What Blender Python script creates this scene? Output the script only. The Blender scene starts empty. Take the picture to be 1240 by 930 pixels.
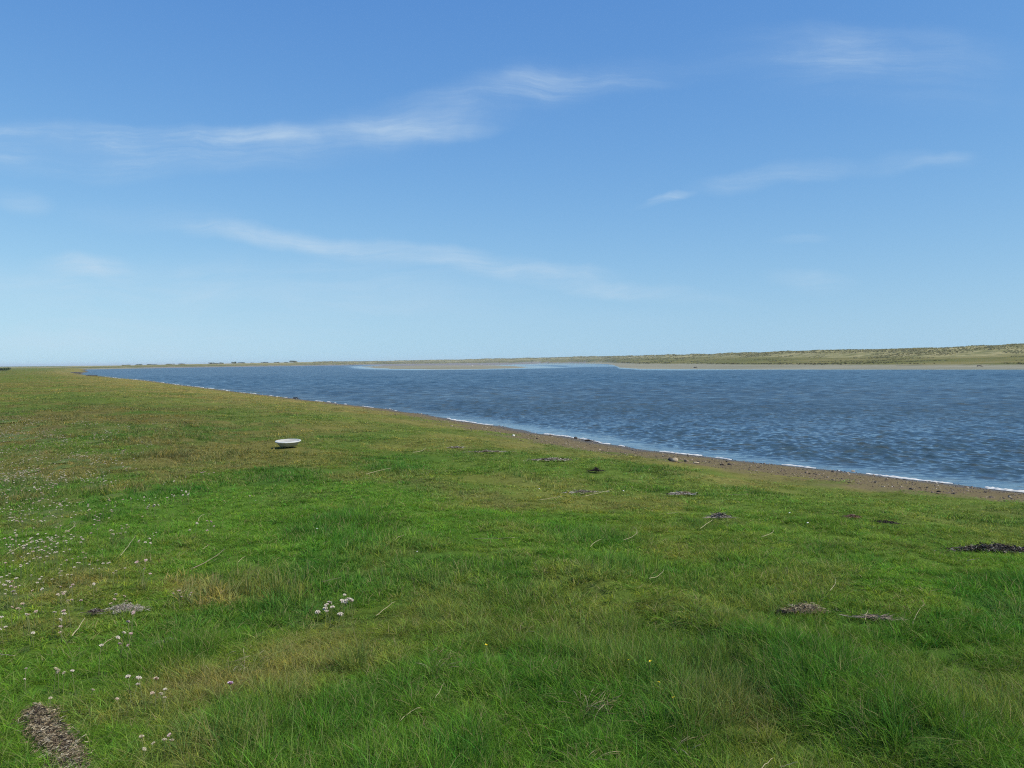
import bpy, bmesh, math, random
import numpy as np
from mathutils import Vector, Matrix, Euler

R = math.radians
random.seed(11)
rng = np.random.default_rng(7)
scene = bpy.context.scene
COL = scene.collection

# ------------------------------------------------------------------ render
scene.render.engine = 'CYCLES'
scene.view_settings.view_transform = 'Standard'
scene.view_settings.look = 'None'
scene.view_settings.gamma = 1.0
scene.view_settings.exposure = 0.0
scene.cycles.max_bounces = 6
scene.cycles.diffuse_bounces = 3
scene.cycles.glossy_bounces = 3
scene.cycles.transmission_bounces = 3
scene.cycles.volume_bounces = 0
scene.cycles.transparent_max_bounces = 6
scene.cycles.use_denoising = False
scene.cycles.sample_clamp_indirect = 4.0
scene.cycles.filter_width = 1.15

# ------------------------------------------------------------------ camera
ZC = 2.6
HAZE = 0.00016
F = 1000.0                      # focal length in photo pixels (photo 1240 wide)
PITCH = math.atan((465 - 438.15) / F)
ROLL = -math.atan(10.7 / 1240)
cam_d = bpy.data.cameras.new('camera')
cam_d.sensor_width = 36.0
cam_d.lens = 36.0 * F / 1240
cam_d.clip_end = 40000
cam_d.clip_start = 0.05
cam = bpy.data.objects.new('camera', cam_d)
COL.objects.link(cam)
CM = Matrix.Rotation(R(90) - PITCH, 3, 'X') @ Matrix.Rotation(ROLL, 3, 'Z')
cam.matrix_world = Matrix.Translation((0, 0, ZC)) @ CM.to_4x4()
scene.camera = cam


def ray(px, py):
    return CM @ Vector(((px - 620) / F, -(py - 465) / F, -1.0))


def at(px, py, z):
    d = ray(px, py)
    t = (z - ZC) / d.z
    return Vector((d.x * t, d.y * t, z))


def direction_uv(px, py):
    d = ray(px, py)
    return d.x / d.y, d.z / d.y


# ------------------------------------------------------------------ noise
_perm = rng.permutation(1024)
_vals = rng.random(1024)


def vnoise(x, y, seed=0):
    x = np.asarray(x, float); y = np.asarray(y, float)
    xi = np.floor(x).astype(np.int64); yi = np.floor(y).astype(np.int64)
    fx = x - xi; fy = y - yi
    fx = fx * fx * fx * (fx * (fx * 6 - 15) + 10); fy = fy * fy * fy * (fy * (fy * 6 - 15) + 10)

    def h(a, b):
        return _vals[_perm[(_perm[(a + seed * 37) & 1023] + b) & 1023]]
    v = (h(xi, yi) * (1 - fx) + h(xi + 1, yi) * fx) * (1 - fy) + (h(xi, yi + 1) * (1 - fx) + h(xi + 1, yi + 1) * fx) * fy
    return v * 2 - 1


def fbm(x, y, oct=4, seed=0, gain=0.5):
    a = 1.0; s = 0; n = 0
    c, sn = math.cos(0.6), math.sin(0.6)
    for k in range(oct):
        s = s + a * vnoise(x, y, seed + k * 5); n += a
        x, y = (x * c - y * sn) * 2.03 + 7.1, (x * sn + y * c) * 2.03 - 3.7
        a *= gain
    return s / n


def sstep(a, b, x):
    t = np.clip((x - a) / (b - a), 0, 1)
    return t * t * (3 - 2 * t)


# ------------------------------------------------------------------ terrain
_sh_px = [(1240, 596), (1120, 583), (1000, 570), (900, 559), (800, 547), (700, 531), (600, 515), (510, 501),
          (420, 489.5), (330, 479.5), (250, 470), (190, 462), (130, 456.5), (100, 453.5)]
SHORE = [at(px, py, 0.0) for px, py in _sh_px]
SHORE = [(p.x, p.y) for p in SHORE]
SHORE = [(300, -190), (90, -62), (42, -14), (23, 3.5)] + SHORE + [(-170, 330), (-330, 640), (-800, 1600), (-4500, 9000)]
SH = np.array(SHORE)


def shore_dist(x, y):
    """distance to the near shoreline, positive inland"""
    x = np.asarray(x, float); y = np.asarray(y, float)
    best = np.full(x.shape, 1e18); sgn = np.ones(x.shape)
    for i in range(len(SH) - 1):
        ax, ay = SH[i]; bx, by = SH[i + 1]
        dx, dy = bx - ax, by - ay
        L2 = dx * dx + dy * dy
        t = np.clip(((x - ax) * dx + (y - ay) * dy) / L2, 0, 1)
        qx = x - ax - t * dx; qy = y - ay - t * dy
        d2 = qx * qx + qy * qy
        cr = dx * (y - ay) - dy * (x - ax)
        m = d2 < best
        best = np.where(m, d2, best); sgn = np.where(m, np.sign(cr), sgn)
    return np.sqrt(best) * np.where(sgn == 0, 1, sgn)


def beach_scale(x, y):
    return 1 + 0.9 * sstep(18, 42, np.hypot(x, y))      # the gravel strip narrows up the shore


def shore_wobble(x, y):
    r = np.hypot(x, y)
    return 0.34 * fbm(x / 2.3, y / 2.3, 3, 3) + 0.35 * fbm(x / 9, y / 9, 2, 9) + sstep(60, 200, r) * 1.5 * fbm(x / 25, y / 25, 2, 4)


_bank_s = np.array([-4000, -60, -12, -3, 0, 1.2, 2.8, 4.5, 8, 13, 25, 4000], float)
_bank_z = np.array([-1.8, -1.6, -0.9, -0.28, 0, 0.10, 0.27, 0.42, 0.72, 0.98, 1.0, 1.0], float)

# far land, knots across the bearing u = 620 + 1000 x/y : waterline, top of sand, marsh top, crest (depths) and heights
_far = np.array([
    # u     Yw    Ysand  Ymarsh zm   Ycrest zc
    [-3000, 620, 640, 690, 1.2, 760, 1.4],
    [60,   540,  560,  600, 1.3,  680, 1.6],
    [130,  565,  600,  650, 1.7,  730, 2.2],
    [200,  667,  700,  760, 2.2,  850, 2.8],
    [300,  820,  860,  920, 2.7, 1020, 3.7],
    [420, 1020, 1060, 1130, 3.2, 1300, 5.2],
    [455, 1350, 1390, 1450, 3.4, 1560, 6.0],
    [500, 1400, 1440, 1500, 3.6, 1600, 6.6],
    [600, 1400, 1440, 1480, 5.0, 1600, 8.6],
    [690, 1250, 1350, 1400, 6.0, 1500, 10.4],
    [735,  700, 1050, 1150, 5.6, 1250, 9.6],
    [750,  330,  800, 1000, 5.4, 1150, 9.4],
    [775,  262,  560,  900, 5.4, 1000, 8.9],
    [820,  240,  480,  720, 4.9,  830, 8.0],
    [900,  222,  360,  520, 4.1,  600, 7.4],
    [1000, 206,  300,  410, 3.4,  470, 7.6],
    [1120, 190,  255,  345, 3.0,  410, 7.7],
    [1240, 177,  226,  305, 2.85, 375, 8.3],
    [1600, 150,  190,  250, 2.6,  310, 8.6],
    [4000, 110,  150,  200, 2.6,  260, 8.0]])


def far_params(x, y):
    u = 620 + 1000 * x / np.maximum(y, 1e-3)
    u = np.clip(u, -3000, 4000)
    return u, [np.interp(u, _far[:, 0], _far[:, k]) for k in range(1, 7)]


def far_height(x, y):
    u, (Yw, Ys, Ym, zm, Yc, zc) = far_params(x, y)
    big = fbm(x / 60, y / 60, 3, 21)
    Yw = Yw * (1 + 0.03 * big)
    Ys = np.maximum(Ys * (1 + 0.05 * fbm(x / 45, y / 45, 3, 31)), Yw * 1.06)
    Ym = np.maximum(Ym, Ys * 1.04); Yc = np.maximum(Yc, Ym * 1.03)
    z = np.full(x.shape, -1.6)
    t = np.clip((y - Yw) / (Ys - Yw), -1, 1)
    z = np.where(t > -1, t * 0.33, z)
    z = np.where(t < 0, np.maximum(t * 1.2, -1.6), z)
    t2 = np.clip((y - Ys) / (Ym - Ys), 0, 1)
    bank = sstep(0, 0.03, t2) * 0.45
    z = np.where(y > Ys, 0.33 + bank + t2 * (zm - 0.8) + 0.25 * t2 * (1 - t2) * fbm(x / 18, y / 18, 3, 41), z)
    t3 = np.clip((y - Ym) / (Yc - Ym), 0, 1)
    dn = fbm(x / 26, y / 26, 4, 51)
    zt = zm + (zc - zm) * (t3 * t3 * (3 - 2 * t3)) + (0.3 + 0.9 * t3) * dn * np.clip((zc - 1) / 7, 0.05, 1.2)
    z = np.where(y > Ym, zt, z)
    t4 = np.clip((y - Yc) / (Yc * 0.35), 0, 1)
    z = np.where(y > Yc, z * (1 - t4) + (zc * 0.55) * t4, z)
    return np.where(y > 60, z, -1.6), (y - Ys) / (Ym - Ys), (y - Ym) / (Yc - Ym)


BAR = np.array([(452, 430), (480, 345), (530, 305), (580, 305), (625, 335), (638, 372), (632, 470), (600, 640), (540, 820), (470, 820), (440, 620)], float)
BARXY = np.stack([(BAR[:, 0] - 620) / 1000 * BAR[:, 1], BAR[:, 1]], 1)


MUD = np.array([(462, 760), (520, 700), (600, 690), (632, 760), (650, 950), (660, 1300), (640, 1500), (440, 1500), (440, 1200)], float)
MUDXY = np.stack([(MUD[:, 0] - 620) / 1000 * MUD[:, 1], MUD[:, 1]], 1)


def poly_sd(x, y, P):
    best = np.full(x.shape, 1e18); inside = np.zeros(x.shape, bool)
    n = len(P)
    for i in range(n):
        ax, ay = P[i]; bx, by = P[(i + 1) % n]
        dx, dy = bx - ax, by - ay
        t = np.clip(((x - ax) * dx + (y - ay) * dy) / (dx * dx + dy * dy), 0, 1)
        best = np.minimum(best, (x - ax - t * dx) ** 2 + (y - ay - t * dy) ** 2)
        c = (ay > y) != (by > y)
        inside ^= c & (x < dx * (y - ay) / (dy if dy != 0 else 1e-9) + ax)
    return np.sqrt(best) * np.where(inside, 1, -1)


_fa, _fb = at(690, 705, 1.0), at(1150, 890, 1.0)
_fd = (_fb - _fa).normalized()
FUR = ((_fa.x, _fa.y), (-_fd.y, _fd.x))


def ground_all(x, y):
    x = np.asarray(x, float); y = np.asarray(y, float)
    r = np.hypot(x, y)
    s = shore_dist(x, y) + shore_wobble(x, y)
    z = np.interp(s, _bank_s, _bank_z)
    near = 1 - sstep(50, 160, r)
    land = sstep(2.0, 5.0, s)
    hum = 0.030 * fbm(x / 0.65, y / 0.65, 2, 62) * near + 0.095 * fbm(x / 1.5, y / 1.5, 3, 61) + 0.05 * fbm(x / 4.1, y / 4.1, 2, 63) + 0.07 * fbm(x / 12, y / 12, 2, 65)
    # shallow diagonal furrow and hummocks crossing the turf at the lower right
    e1 = (x - FUR[0][0]) * FUR[1][0] + (y - FUR[0][1]) * FUR[1][1]
    t1 = (x - FUR[0][0]) * -FUR[1][1] + (y - FUR[0][1]) * FUR[1][0]
    e1 = e1 + 0.16 * fbm(t1 / 0.8, t1 * 0 + 4.4, 2, 64) + 0.05 * t1 * t1
    hum = hum + 0.10 * sstep(-0.12, 0.16, e1) * sstep(0.9, 0.2, e1) * sstep(4.0, 1.5, r - 3.4) * near
    z = z + hum * land * (0.35 + 0.65 * near) + 0.012 * fbm(x / 0.5, y / 0.5, 2, 67) * sstep(0, 1, s) * near
    fz, tm, td = far_height(x, y)
    sb = poly_sd(x, y, BARXY) + 6 * fbm(x / 30, y / 30, 3, 71)
    bz = np.clip(sb / 40, -1, 1) * 0.28
    md = poly_sd(x, y, MUDXY) + 25 * fbm(x / 90, y / 90, 3, 73)
    bz = np.maximum(bz, np.clip(md / 200, -1, 1) * 0.2)
    zf = np.maximum(fz, bz)
    far = zf > z
    return np.maximum(z, zf), s, far, tm, td, sb, fz


def G(x, y):
    return float(ground_all(np.array([x]), np.array([y]))[0][0])


def hit(px, py, lift=0.0):
    """where the view line of a photo pixel meets the ground (lifted)"""
    z = 0.9
    for _ in range(6):
        p = at(px, py, z + lift)
        z = G(p.x, p.y)
    p = at(px, py, z + lift)
    return Vector((p.x, p.y, z))


# ------------------------------------------------------------------ tint of the turf (shared by the sheet and the blades)
def lin(c):
    return np.array([((v / 255) / 12.92 if v / 255 <= 0.04045 else ((v / 255 + 0.055) / 1.055) ** 2.4) for v in c])


C_GREEN = np.array([0.098, 0.228, 0.020]) * 1.06
C_LUSH = np.array([0.042, 0.172, 0.020])
C_YEL = np.array([0.195, 0.255, 0.032]) * 1.06
C_RED = np.array([0.215, 0.165, 0.060]) * 1.06
C_TAN = np.array([0.330, 0.265, 0.095]) * 1.06
C_BARE = np.array([0.120, 0.092, 0.060])


SPOTS = [(hit(px, py), r_, k_) for px, py, r_, k_ in [
    (410, 628, .55, 1), (600, 688, .30, 1), (555, 690, .25, .8), (700, 768, .26, 1.1), (745, 762, .22, 1), (628, 728, .3, .7), (690, 800, .3, .6), (960, 852, .22, 1), (1075, 883, .2, .9),
    (850, 900, .22, 1), (560, 925, .2, 1), (422, 812, .12, 1), (885, 835, .3, .8), (1000, 668, .5, .8), (640, 582, .5, .9), (735, 583, .4, .9), (880, 665, .4, .5), (1130, 870, .3, .6), (1000, 790, .3, .6), (330, 720, .4, .8),
    (480, 660, .5, .6), (108, 505, 1.2, .8), (300, 880, .3, .8), (215, 800, .2, 1), (130, 605, .4, .8), (770, 690, .4, .6)]]


def turf_tint(x, y, s):
    r = np.hypot(x, y)
    u = 620 + 1000 * x / np.maximum(y, 0.5)
    n1 = fbm(x / 2.6, y / 2.6, 4, 81); n2 = fbm(x / 0.9, y / 0.9, 3, 83); n3 = fbm(x / 7.5, y / 7.5, 3, 85)
    n4 = fbm(x / 1.8, y / 1.8, 4, 87); n5 = fbm(x / 0.42, y / 0.42, 2, 89)
    lush = sstep(0.0, 0.5, 0.8 * n1 + 0.55 * n2 + 0.06) * (1 - 0.45 * sstep(15, 60, r))
    spot = np.zeros(x.shape)
    for q, r_, k_ in SPOTS:
        d2 = ((x - q.x) ** 2 + ((y - q.y) * 0.8) ** 2) / (r_ * (1 + 0.5 * n2)) ** 2
        spot = np.maximum(spot, k_ * np.exp(-d2 * 1.4))
    lush = np.maximum(lush * 0.8, np.clip(spot, 0, 1))
    lush = np.clip(lush + 0.35 * sstep(5.5, 3.2, r) * sstep(450, 800, u), 0, 1)
    yel = sstep(0.0, 0.5, n4 + 0.3 * n3 - 0.02)
    leftness = sstep(620, 180, u)
    red = sstep(0.05, 0.5, n3 * 0.5 + 0.7 * n4 + 0.45 * n5 - 0.10 + 0.30 * leftness * sstep(4, 14, r))
    red = red * (0.35 + 0.65 * leftness) + 0.38 * sstep(16, 60, r) * sstep(700, 300, u) * (0.75 + 0.5 * n1)
    red = np.clip(red, 0, 1)
    tan = sstep(12.5 + 6 * sstep(25, 60, r), 3.6, s + 2.5 * n1 + 1.2 * n2) * (0.45 + 0.5 * sstep(-0.3, 0.3, n4)) * (0.65 + 0.35 * sstep(20, 45, r))
    bare = sstep(0.33, 0.55, fbm(x / 1.3, y / 1.3, 4, 93) + 0.25 * n5) * 0.5
    c = C_GREEN * np.ones(x.shape + (1,))
    def mx(c, k, w): return c * (1 - w[..., None]) + k * w[..., None]
    c = mx(c, np.array([0.165, 0.185, 0.055]), (0.18 + 0.34 * leftness) * sstep(7, 26, r))
    c = mx(c, C_LUSH, lush * 0.8); c = mx(c, C_YEL, yel * 0.6 * (1 - 0.6 * lush))
    c = mx(c, C_RED, red * 0.70); c = mx(c, C_BARE, bare * 0.5); c = mx(c, C_TAN, np.clip(tan, 0, 1) * 0.85)
    c = c * (1 + 0.22 * n5)[..., None]
    tall = (0.62 + 0.55 * lush + 0.2 * red - 0.25 * yel) * (1 + 0.40 * n2 + 0.35 * n5) * (1 + 0.85 * spot) * (1 + 0.25 * sstep(6, 3.5, r))
    return c, np.clip(tall, 0.42, 2.1), red, tan


# ------------------------------------------------------------------ mesh helpers
def mesh_from(name, verts, faces, mat=None, smooth=True):
    me = bpy.data.meshes.new(name)
    me.from_pydata([tuple(v) for v in verts], [], faces)
    if mat:
        for m in (mat if isinstance(mat, (list, tuple)) else [mat]):
            me.materials.append(m)
    if smooth and len(me.polygons):
        me.polygons.foreach_set('use_smooth', np.ones(len(me.polygons), bool))
    me.update()
    return me


def grid_mesh(name, P, mat, wrap=False):
    """P: rows x cols x 3 -> quad mesh"""
    nr, nc = P.shape[:2]
    me = bpy.data.meshes.new(name)
    v = P.reshape(-1, 3)
    i = np.arange(nr - 1)[:, None] * nc
    j = np.arange(nc if wrap else nc - 1)[None, :]
    jn = (j + 1) % nc
    q = np.stack([i + j, i + jn, i + nc + jn, i + nc + j], -1).reshape(-1, 4)
    me.vertices.add(len(v)); me.vertices.foreach_set('co', v.astype(np.float32).ravel())
    me.loops.add(q.size); me.loops.foreach_set('vertex_index', q.astype(np.int32).ravel())
    me.polygons.add(len(q))
    me.polygons.foreach_set('loop_start', np.arange(0, q.size, 4, dtype=np.int32))
    me.polygons.foreach_set('use_smooth', np.ones(len(q), bool))
    me.materials.append(mat)
    me.update(calc_edges=True); me.validate()
    return me


def fattr(me, name, data, typ='FLOAT'):
    a = me.attributes.new(name, typ, 'POINT')
    if typ == 'FLOAT':
        a.data.foreach_set('value', np.asarray(data, np.float32).ravel())
    elif typ == 'FLOAT_COLOR':
        d = np.asarray(data, np.float32).reshape(-1, 3)
        a.data.foreach_set('color', np.concatenate([d, np.ones((len(d), 1), np.float32)], 1).ravel())
    elif typ == 'FLOAT_VECTOR':
        a.data.foreach_set('vector', np.asarray(data, np.float32).ravel())
    elif typ == 'INT':
        a.data.foreach_set('value', np.asarray(data, np.int32).ravel())


def link(name, me, parent=None, loc=None, rot=None, label=None, cat=None, group=None, kind=None):
    o = bpy.data.objects.new(name, me)
    COL.objects.link(o)
    if parent: o.parent = parent
    if loc is not None: o.location = loc
    if rot is not None: o.rotation_euler = rot
    if label: o['label'] = label
    if cat: o['category'] = cat
    if group: o['group'] = group
    if kind: o['kind'] = kind
    return o


# ------------------------------------------------------------------ materials
def new_mat(name):
    m = bpy.data.materials.new(name); m.use_nodes = True
    nt = m.node_tree; nt.nodes.clear()
    out = nt.nodes.new('ShaderNodeOutputMaterial')
    return m, nt, out


class N:
    """tiny node builder"""
    def __init__(s, nt): s.nt = nt
    def node(s, t, **kw):
        n = s.nt.nodes.new(t)
        for k, v in kw.items(): setattr(n, k, v)
        return n
    def lk(s, a, b): s.nt.links.new(a, b)
    def val(s, sock, v):
        if hasattr(v, 'node'): s.lk(v, sock)
        else: sock.default_value = v
    def math(s, op, a, b=0.0, c=None, clamp=False):
        n = s.node('ShaderNodeMath', operation=op, use_clamp=clamp)
        s.val(n.inputs[0], a); s.val(n.inputs[1], b)
        if c is not None: s.val(n.inputs[2], c)
        return n.outputs[0]
    def vmath(s, op, a, b=None, out=0):
        n = s.node('ShaderNodeVectorMath', operation=op)
        s.val(n.inputs[0], a)
        if b is not None: s.val(n.inputs[1], b)
        return n.outputs[out]
    def noise(s, vec, scale, detail=3.0, rough=0.55, dist=0.0, out='Fac'):
        n = s.node('ShaderNodeTexNoise')
        if vec is not None: s.lk(vec, n.inputs['Vector'])
        s.val(n.inputs['Scale'], scale); n.inputs['Detail'].default_value = detail
        n.inputs['Roughness'].default_value = rough; n.inputs['Distortion'].default_value = dist
        return n.outputs[out]
    def mapr(s, v, a, b, c=0.0, d=1.0, smooth=True):
        n = s.node('ShaderNodeMapRange', interpolation_type='SMOOTHSTEP' if smooth else 'LINEAR')
        s.val(n.inputs[0], v)
        for i, k in enumerate((a, b, c, d)): s.val(n.inputs[i + 1], k)
        return n.outputs[0]
    def mix(s, f, a, b, mode='MIX'):
        n = s.node('ShaderNodeMix', data_type='RGBA', blend_type=mode)
        s.val(n.inputs[0], f)
        for sock, v in ((n.inputs[6], a), (n.inputs[7], b)):
            if hasattr(v, 'node'): s.lk(v, sock)
            else: sock.default_value = (*v, 1.0) if len(v) == 3 else v
        return n.outputs[2]
    def attr(s, name, out='Fac', typ='GEOMETRY'):
        n = s.node('ShaderNodeAttribute', attribute_name=name, attribute_type=typ)
        return n.outputs[out]
    def pos(s): return s.node('ShaderNodeNewGeometry').outputs['Position']
    def bsdf(s, color, rough=0.8, spec=0.3, normal=None):
        n = s.node('ShaderNodeBsdfPrincipled')
        if hasattr(color, 'node'): s.lk(color, n.inputs['Base Color'])
        else: n.inputs['Base Color'].default_value = (*color, 1)
        s.val(n.inputs['Roughness'], rough); s.val(n.inputs['Specular IOR Level'], spec)
        if normal is not None: s.lk(normal, n.inputs['Normal'])
        return n
    def bump(s, h, strength=0.5, dist=0.02):
        n = s.node('ShaderNodeBump')
        s.lk(h, n.inputs['Height']); n.inputs['Strength'].default_value = strength
        n.inputs['Distance'].default_value = dist
        return n.outputs[0]


def simple_mat(name, c1, c2, scale=30.0, rough=0.8, spec=0.25, bump=0.3, objrand=0.0):
    m, nt, out = new_mat(name); b = N(nt)
    tc = b.node('ShaderNodeTexCoord').outputs['Object']
    n = b.noise(tc, scale, 4.0, 0.6)
    col = b.mix(b.mapr(n, 0.3, 0.7), c1, c2)
    if objrand:
        rnd = b.node('ShaderNodeObjectInfo').outputs['Random']
        col = b.mix(1.0, col, b.node_gray(rnd, objrand) if hasattr(b, 'node_gray') else col) if False else col
    bs = b.bsdf(col, rough, spec, b.bump(n, bump, 0.01))
    b.lk(bs.outputs[0], out.inputs[0])
    return m


# ---- ground
def ground_material():
    m, nt, out = new_mat('ground'); b = N(nt)
    p = b.pos()
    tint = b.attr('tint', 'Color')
    beach = b.attr('beach'); sand = b.attr('sand'); marsh = b.attr('marsh'); dune = b.attr('dune'); wet = b.attr('wet'); mud = b.attr('mud')
    fine = b.noise(p, 9.0, 5.0, 0.7)
    fine2 = b.noise(p, 55.0, 3.0, 0.7)
    v = b.math('MULTIPLY_ADD', fine, 1.1, 0.42)
    v = b.math('MULTIPLY', v, b.math('MULTIPLY_ADD', fine2, 0.8, 0.6))
    comb = b.node('ShaderNodeCombineColor')
    for i in range(3): b.lk(v, comb.inputs[i])
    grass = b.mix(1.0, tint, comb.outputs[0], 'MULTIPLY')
    # gravelly beach
    g1 = b.noise(p, 22.0, 4.0, 0.7); g2 = b.noise(p, 3.0, 3.0, 0.6)
    gravel = b.mix(b.mapr(g1, 0.35, 0.65), (0.076, 0.060, 0.036), (0.195, 0.154, 0.094))
    gravel = b.mix(b.mapr(g2, 0.35, 0.65), gravel, (0.150, 0.125, 0.065))
    gravel = b.mix(b.math('MULTIPLY', wet, 0.65), gravel, (0.055, 0.043, 0.030))
    col = b.mix(beach, grass, gravel)
    # far flats
    sp = b.node('ShaderNodeMapping'); b.lk(p, sp.inputs[0]); sp.inputs['Scale'].default_value = (0.35, 1.0, 1.0)
    s1 = b.noise(sp.outputs[0], 0.05, 4.0, 0.6)
    fs = b.mix(b.mapr(s1, 0.35, 0.65), (0.190, 0.190, 0.140), (0.265, 0.255, 0.190))
    fm = b.mix(b.mapr(s1, 0.35, 0.65), (0.165, 0.165, 0.165), (0.215, 0.205, 0.200))
    fs = b.mix(mud, fs, fm)
    col = b.mix(sand, col, fs)
    m1 = b.noise(sp.outputs[0], 0.035, 5.0, 0.62); m2 = b.noise(p, 0.22, 4.0, 0.65)
    mv = b.mix(b.mapr(m1, 0.36, 0.64), (0.115, 0.122, 0.042), (0.195, 0.172, 0.072))
    mv = b.mix(b.mapr(m2, 0.45, 0.75, 0.0, 0.6), mv, (0.070, 0.078, 0.028))
    col = b.mix(marsh, col, mv)
    d1 = b.noise(p, 0.10, 5.0, 0.65)
    dv = b.mix(b.mapr(d1, 0.38, 0.62), (0.175, 0.172, 0.072), (0.315, 0.280, 0.140))
    dv = b.mix(b.mapr(m2, 0.5, 0.72, 0.0, 0.75), dv, (0.085, 0.092, 0.040))
    col = b.mix(dune, col, dv)
    h = b.math('ADD', fine, b.math('MULTIPLY', g1, 0.6))
    rough = b.math('MULTIPLY_ADD', wet, -0.45, 0.95)
    bs = b.bsdf(col, rough, b.math('MULTIPLY', wet, 0.3), b.bump(h, 0.6, 0.03))
    b.lk(bs.outputs[0], out.inputs[0])
    return m


def blade_material(name, inst=True):
    m, nt, out = new_mat(name); b = N(nt)
    tint = b.attr('tint', 'Color', 'INSTANCER')
    rnd = b.attr('rnd'); dry = b.attr('dry')
    v = b.math('MULTIPLY_ADD', b.math('POWER', rnd, 1.6), 1.55, 0.50)
    comb = b.node('ShaderNodeCombineColor')
    for i in range(3): b.lk(v, comb.inputs[i])
    col = b.mix(1.0, tint, comb.outputs[0], 'MULTIPLY')
    hue = b.attr('hue')
    shift = b.mix(hue, (0.72, 0.96, 1.25), (1.38, 1.06, 0.85))
    col = b.mix(1.0, col, shift, 'MULTIPLY')
    col = b.mix(dry, col, (0.36, 0.29, 0.155))
    d = b.node('ShaderNodeBsdfDiffuse'); b.lk(col, d.inputs[0])
    t = b.node('ShaderNodeBsdfTranslucent')
    tcol = b.mix(1.0, col, (1.15, 1.25, 0.7), 'MULTIPLY'); b.lk(tcol, t.inputs[0])
    mx = b.node('ShaderNodeMixShader'); mx.inputs[0].default_value = 0.34
    b.lk(d.outputs[0], mx.inputs[1]); b.lk(t.outputs[0], mx.inputs[2])
    b.lk(mx.outputs[0], out.inputs[0])
    return m


def water_material():
    m, nt, out = new_mat('water'); b = N(nt)
    p = b.pos()
    rough = b.attr('rough'); calm = b.attr('calm'); shallow = b.attr('shallow')
    mp = b.node('ShaderNodeMapping'); b.lk(p, mp.inputs[0]); mp.inputs['Rotation'].default_value = (0, 0, R(28)); mp.inputs['Scale'].default_value = (0.55, 1.25, 1)
    n1 = b.noise(mp.outputs[0], 4.2, 2.0, 0.5, 0.3)
    n2 = b.noise(mp.outputs[0], 1.1, 3.0, 0.55, 0.2)
    h = b.math('ADD', b.math('MULTIPLY', n1, 0.35), b.math('MULTIPLY', n2, 0.9))
    wild = b.math('SUBTRACT', 1.0, calm)
    h = b.math('MULTIPLY', h, wild)
    bmp = b.bump(h, 1.0, 0.05)
    patch = b.noise(p, 1.1, 3.0, 0.6)
    pm = b.math('MULTIPLY', b.mapr(patch, 0.50, 0.66), shallow)
    gust = b.noise(p, 0.03, 3.0, 0.6)
    deep = b.mix(b.mapr(gust, 0.35, 0.65), (0.024, 0.060, 0.088), (0.038, 0.080, 0.108))
    col = b.mix(b.math('MULTIPLY', pm, 0.5), deep, (0.066, 0.068, 0.034))
    col = b.mix(b.math('MULTIPLY', shallow, 0.16), col, (0.085, 0.070, 0.045))
    cat = b.noise(mp.outputs[0], 1.0, 4.0, 0.66, 0.2)
    rough = b.math('MULTIPLY', rough, b.math('ADD', calm, b.math('MULTIPLY', wild, b.mapr(cat, 0.28, 0.72, 0.35, 1.75, False))))
    bs = b.bsdf(col, rough, 0.5, bmp)
    bs.inputs['IOR'].default_value = 1.333
    b.lk(bs.outputs[0], out.inputs[0])
    return m


def attr_mat(name, rough=0.8, spec=0.2, inst=True, trans=0.0, bump=0.0):
    """colour from the instancer tint (stuff) or from the mesh's own 'tint'"""
    m, nt, out = new_mat(name); b = N(nt)
    col = b.attr('tint', 'Color', 'INSTANCER' if inst else 'GEOMETRY')
    p = b.pos(); n = b.noise(p, 60.0, 3.0, 0.6)
    v = b.math('MULTIPLY_ADD', n, 1.0, 0.5)
    comb = b.node('ShaderNodeCombineColor')
    for i in range(3): b.lk(v, comb.inputs[i])
    col = b.mix(1.0, col, comb.outputs[0], 'MULTIPLY')
    bs = b.bsdf(col, rough, spec)
    b.lk(bs.outputs[0], out.inputs[0])
    return m


M_GROUND = ground_material()
M_BLADE = blade_material('grass_blade')
M_WATER = water_material()
M_PEBBLE = attr_mat('pebble', 0.7, 0.3)
M_MARRAM = attr_mat('marram', 0.9, 0.1)
M_STRAND = attr_mat('dry_strand', 0.75, 0.2, inst=False)
M_FOAM = simple_mat('foam', (0.72, 0.71, 0.66), (0.54, 0.53, 0.48), 9.0, 0.7, 0.2, 0.5)

# ------------------------------------------------------------------ world: sky, cirrus
SUN_EL, SUN_AZ = 50.0, 118.0        # azimuth from +Y (view) towards +X (right)
world = bpy.data.worlds.new('World'); scene.world = world
world.use_nodes = True
wt = world.node_tree; wt.nodes.clear()
w = N(wt)
wout = wt.nodes.new('ShaderNodeOutputWorld')
bg = wt.nodes.new('ShaderNodeBackground')
sky = wt.nodes.new('ShaderNodeTexSky'); sky.sky_type = 'NISHITA'
sky.sun_disc = False
sky.sun_elevation = R(SUN_EL); sky.sun_rotation = R(SUN_AZ)
sky.altitude = 0; sky.air_density = 1.0; sky.dust_density = 0.3; sky.ozone_density = 2.2
SKY_STRENGTH = 0.11
tc = wt.nodes.new('ShaderNodeTexCoord')
dirv = tc.outputs['Generated']
sep = wt.nodes.new('ShaderNodeSeparateXYZ'); w.lk(dirv, sep.inputs[0])
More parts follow.
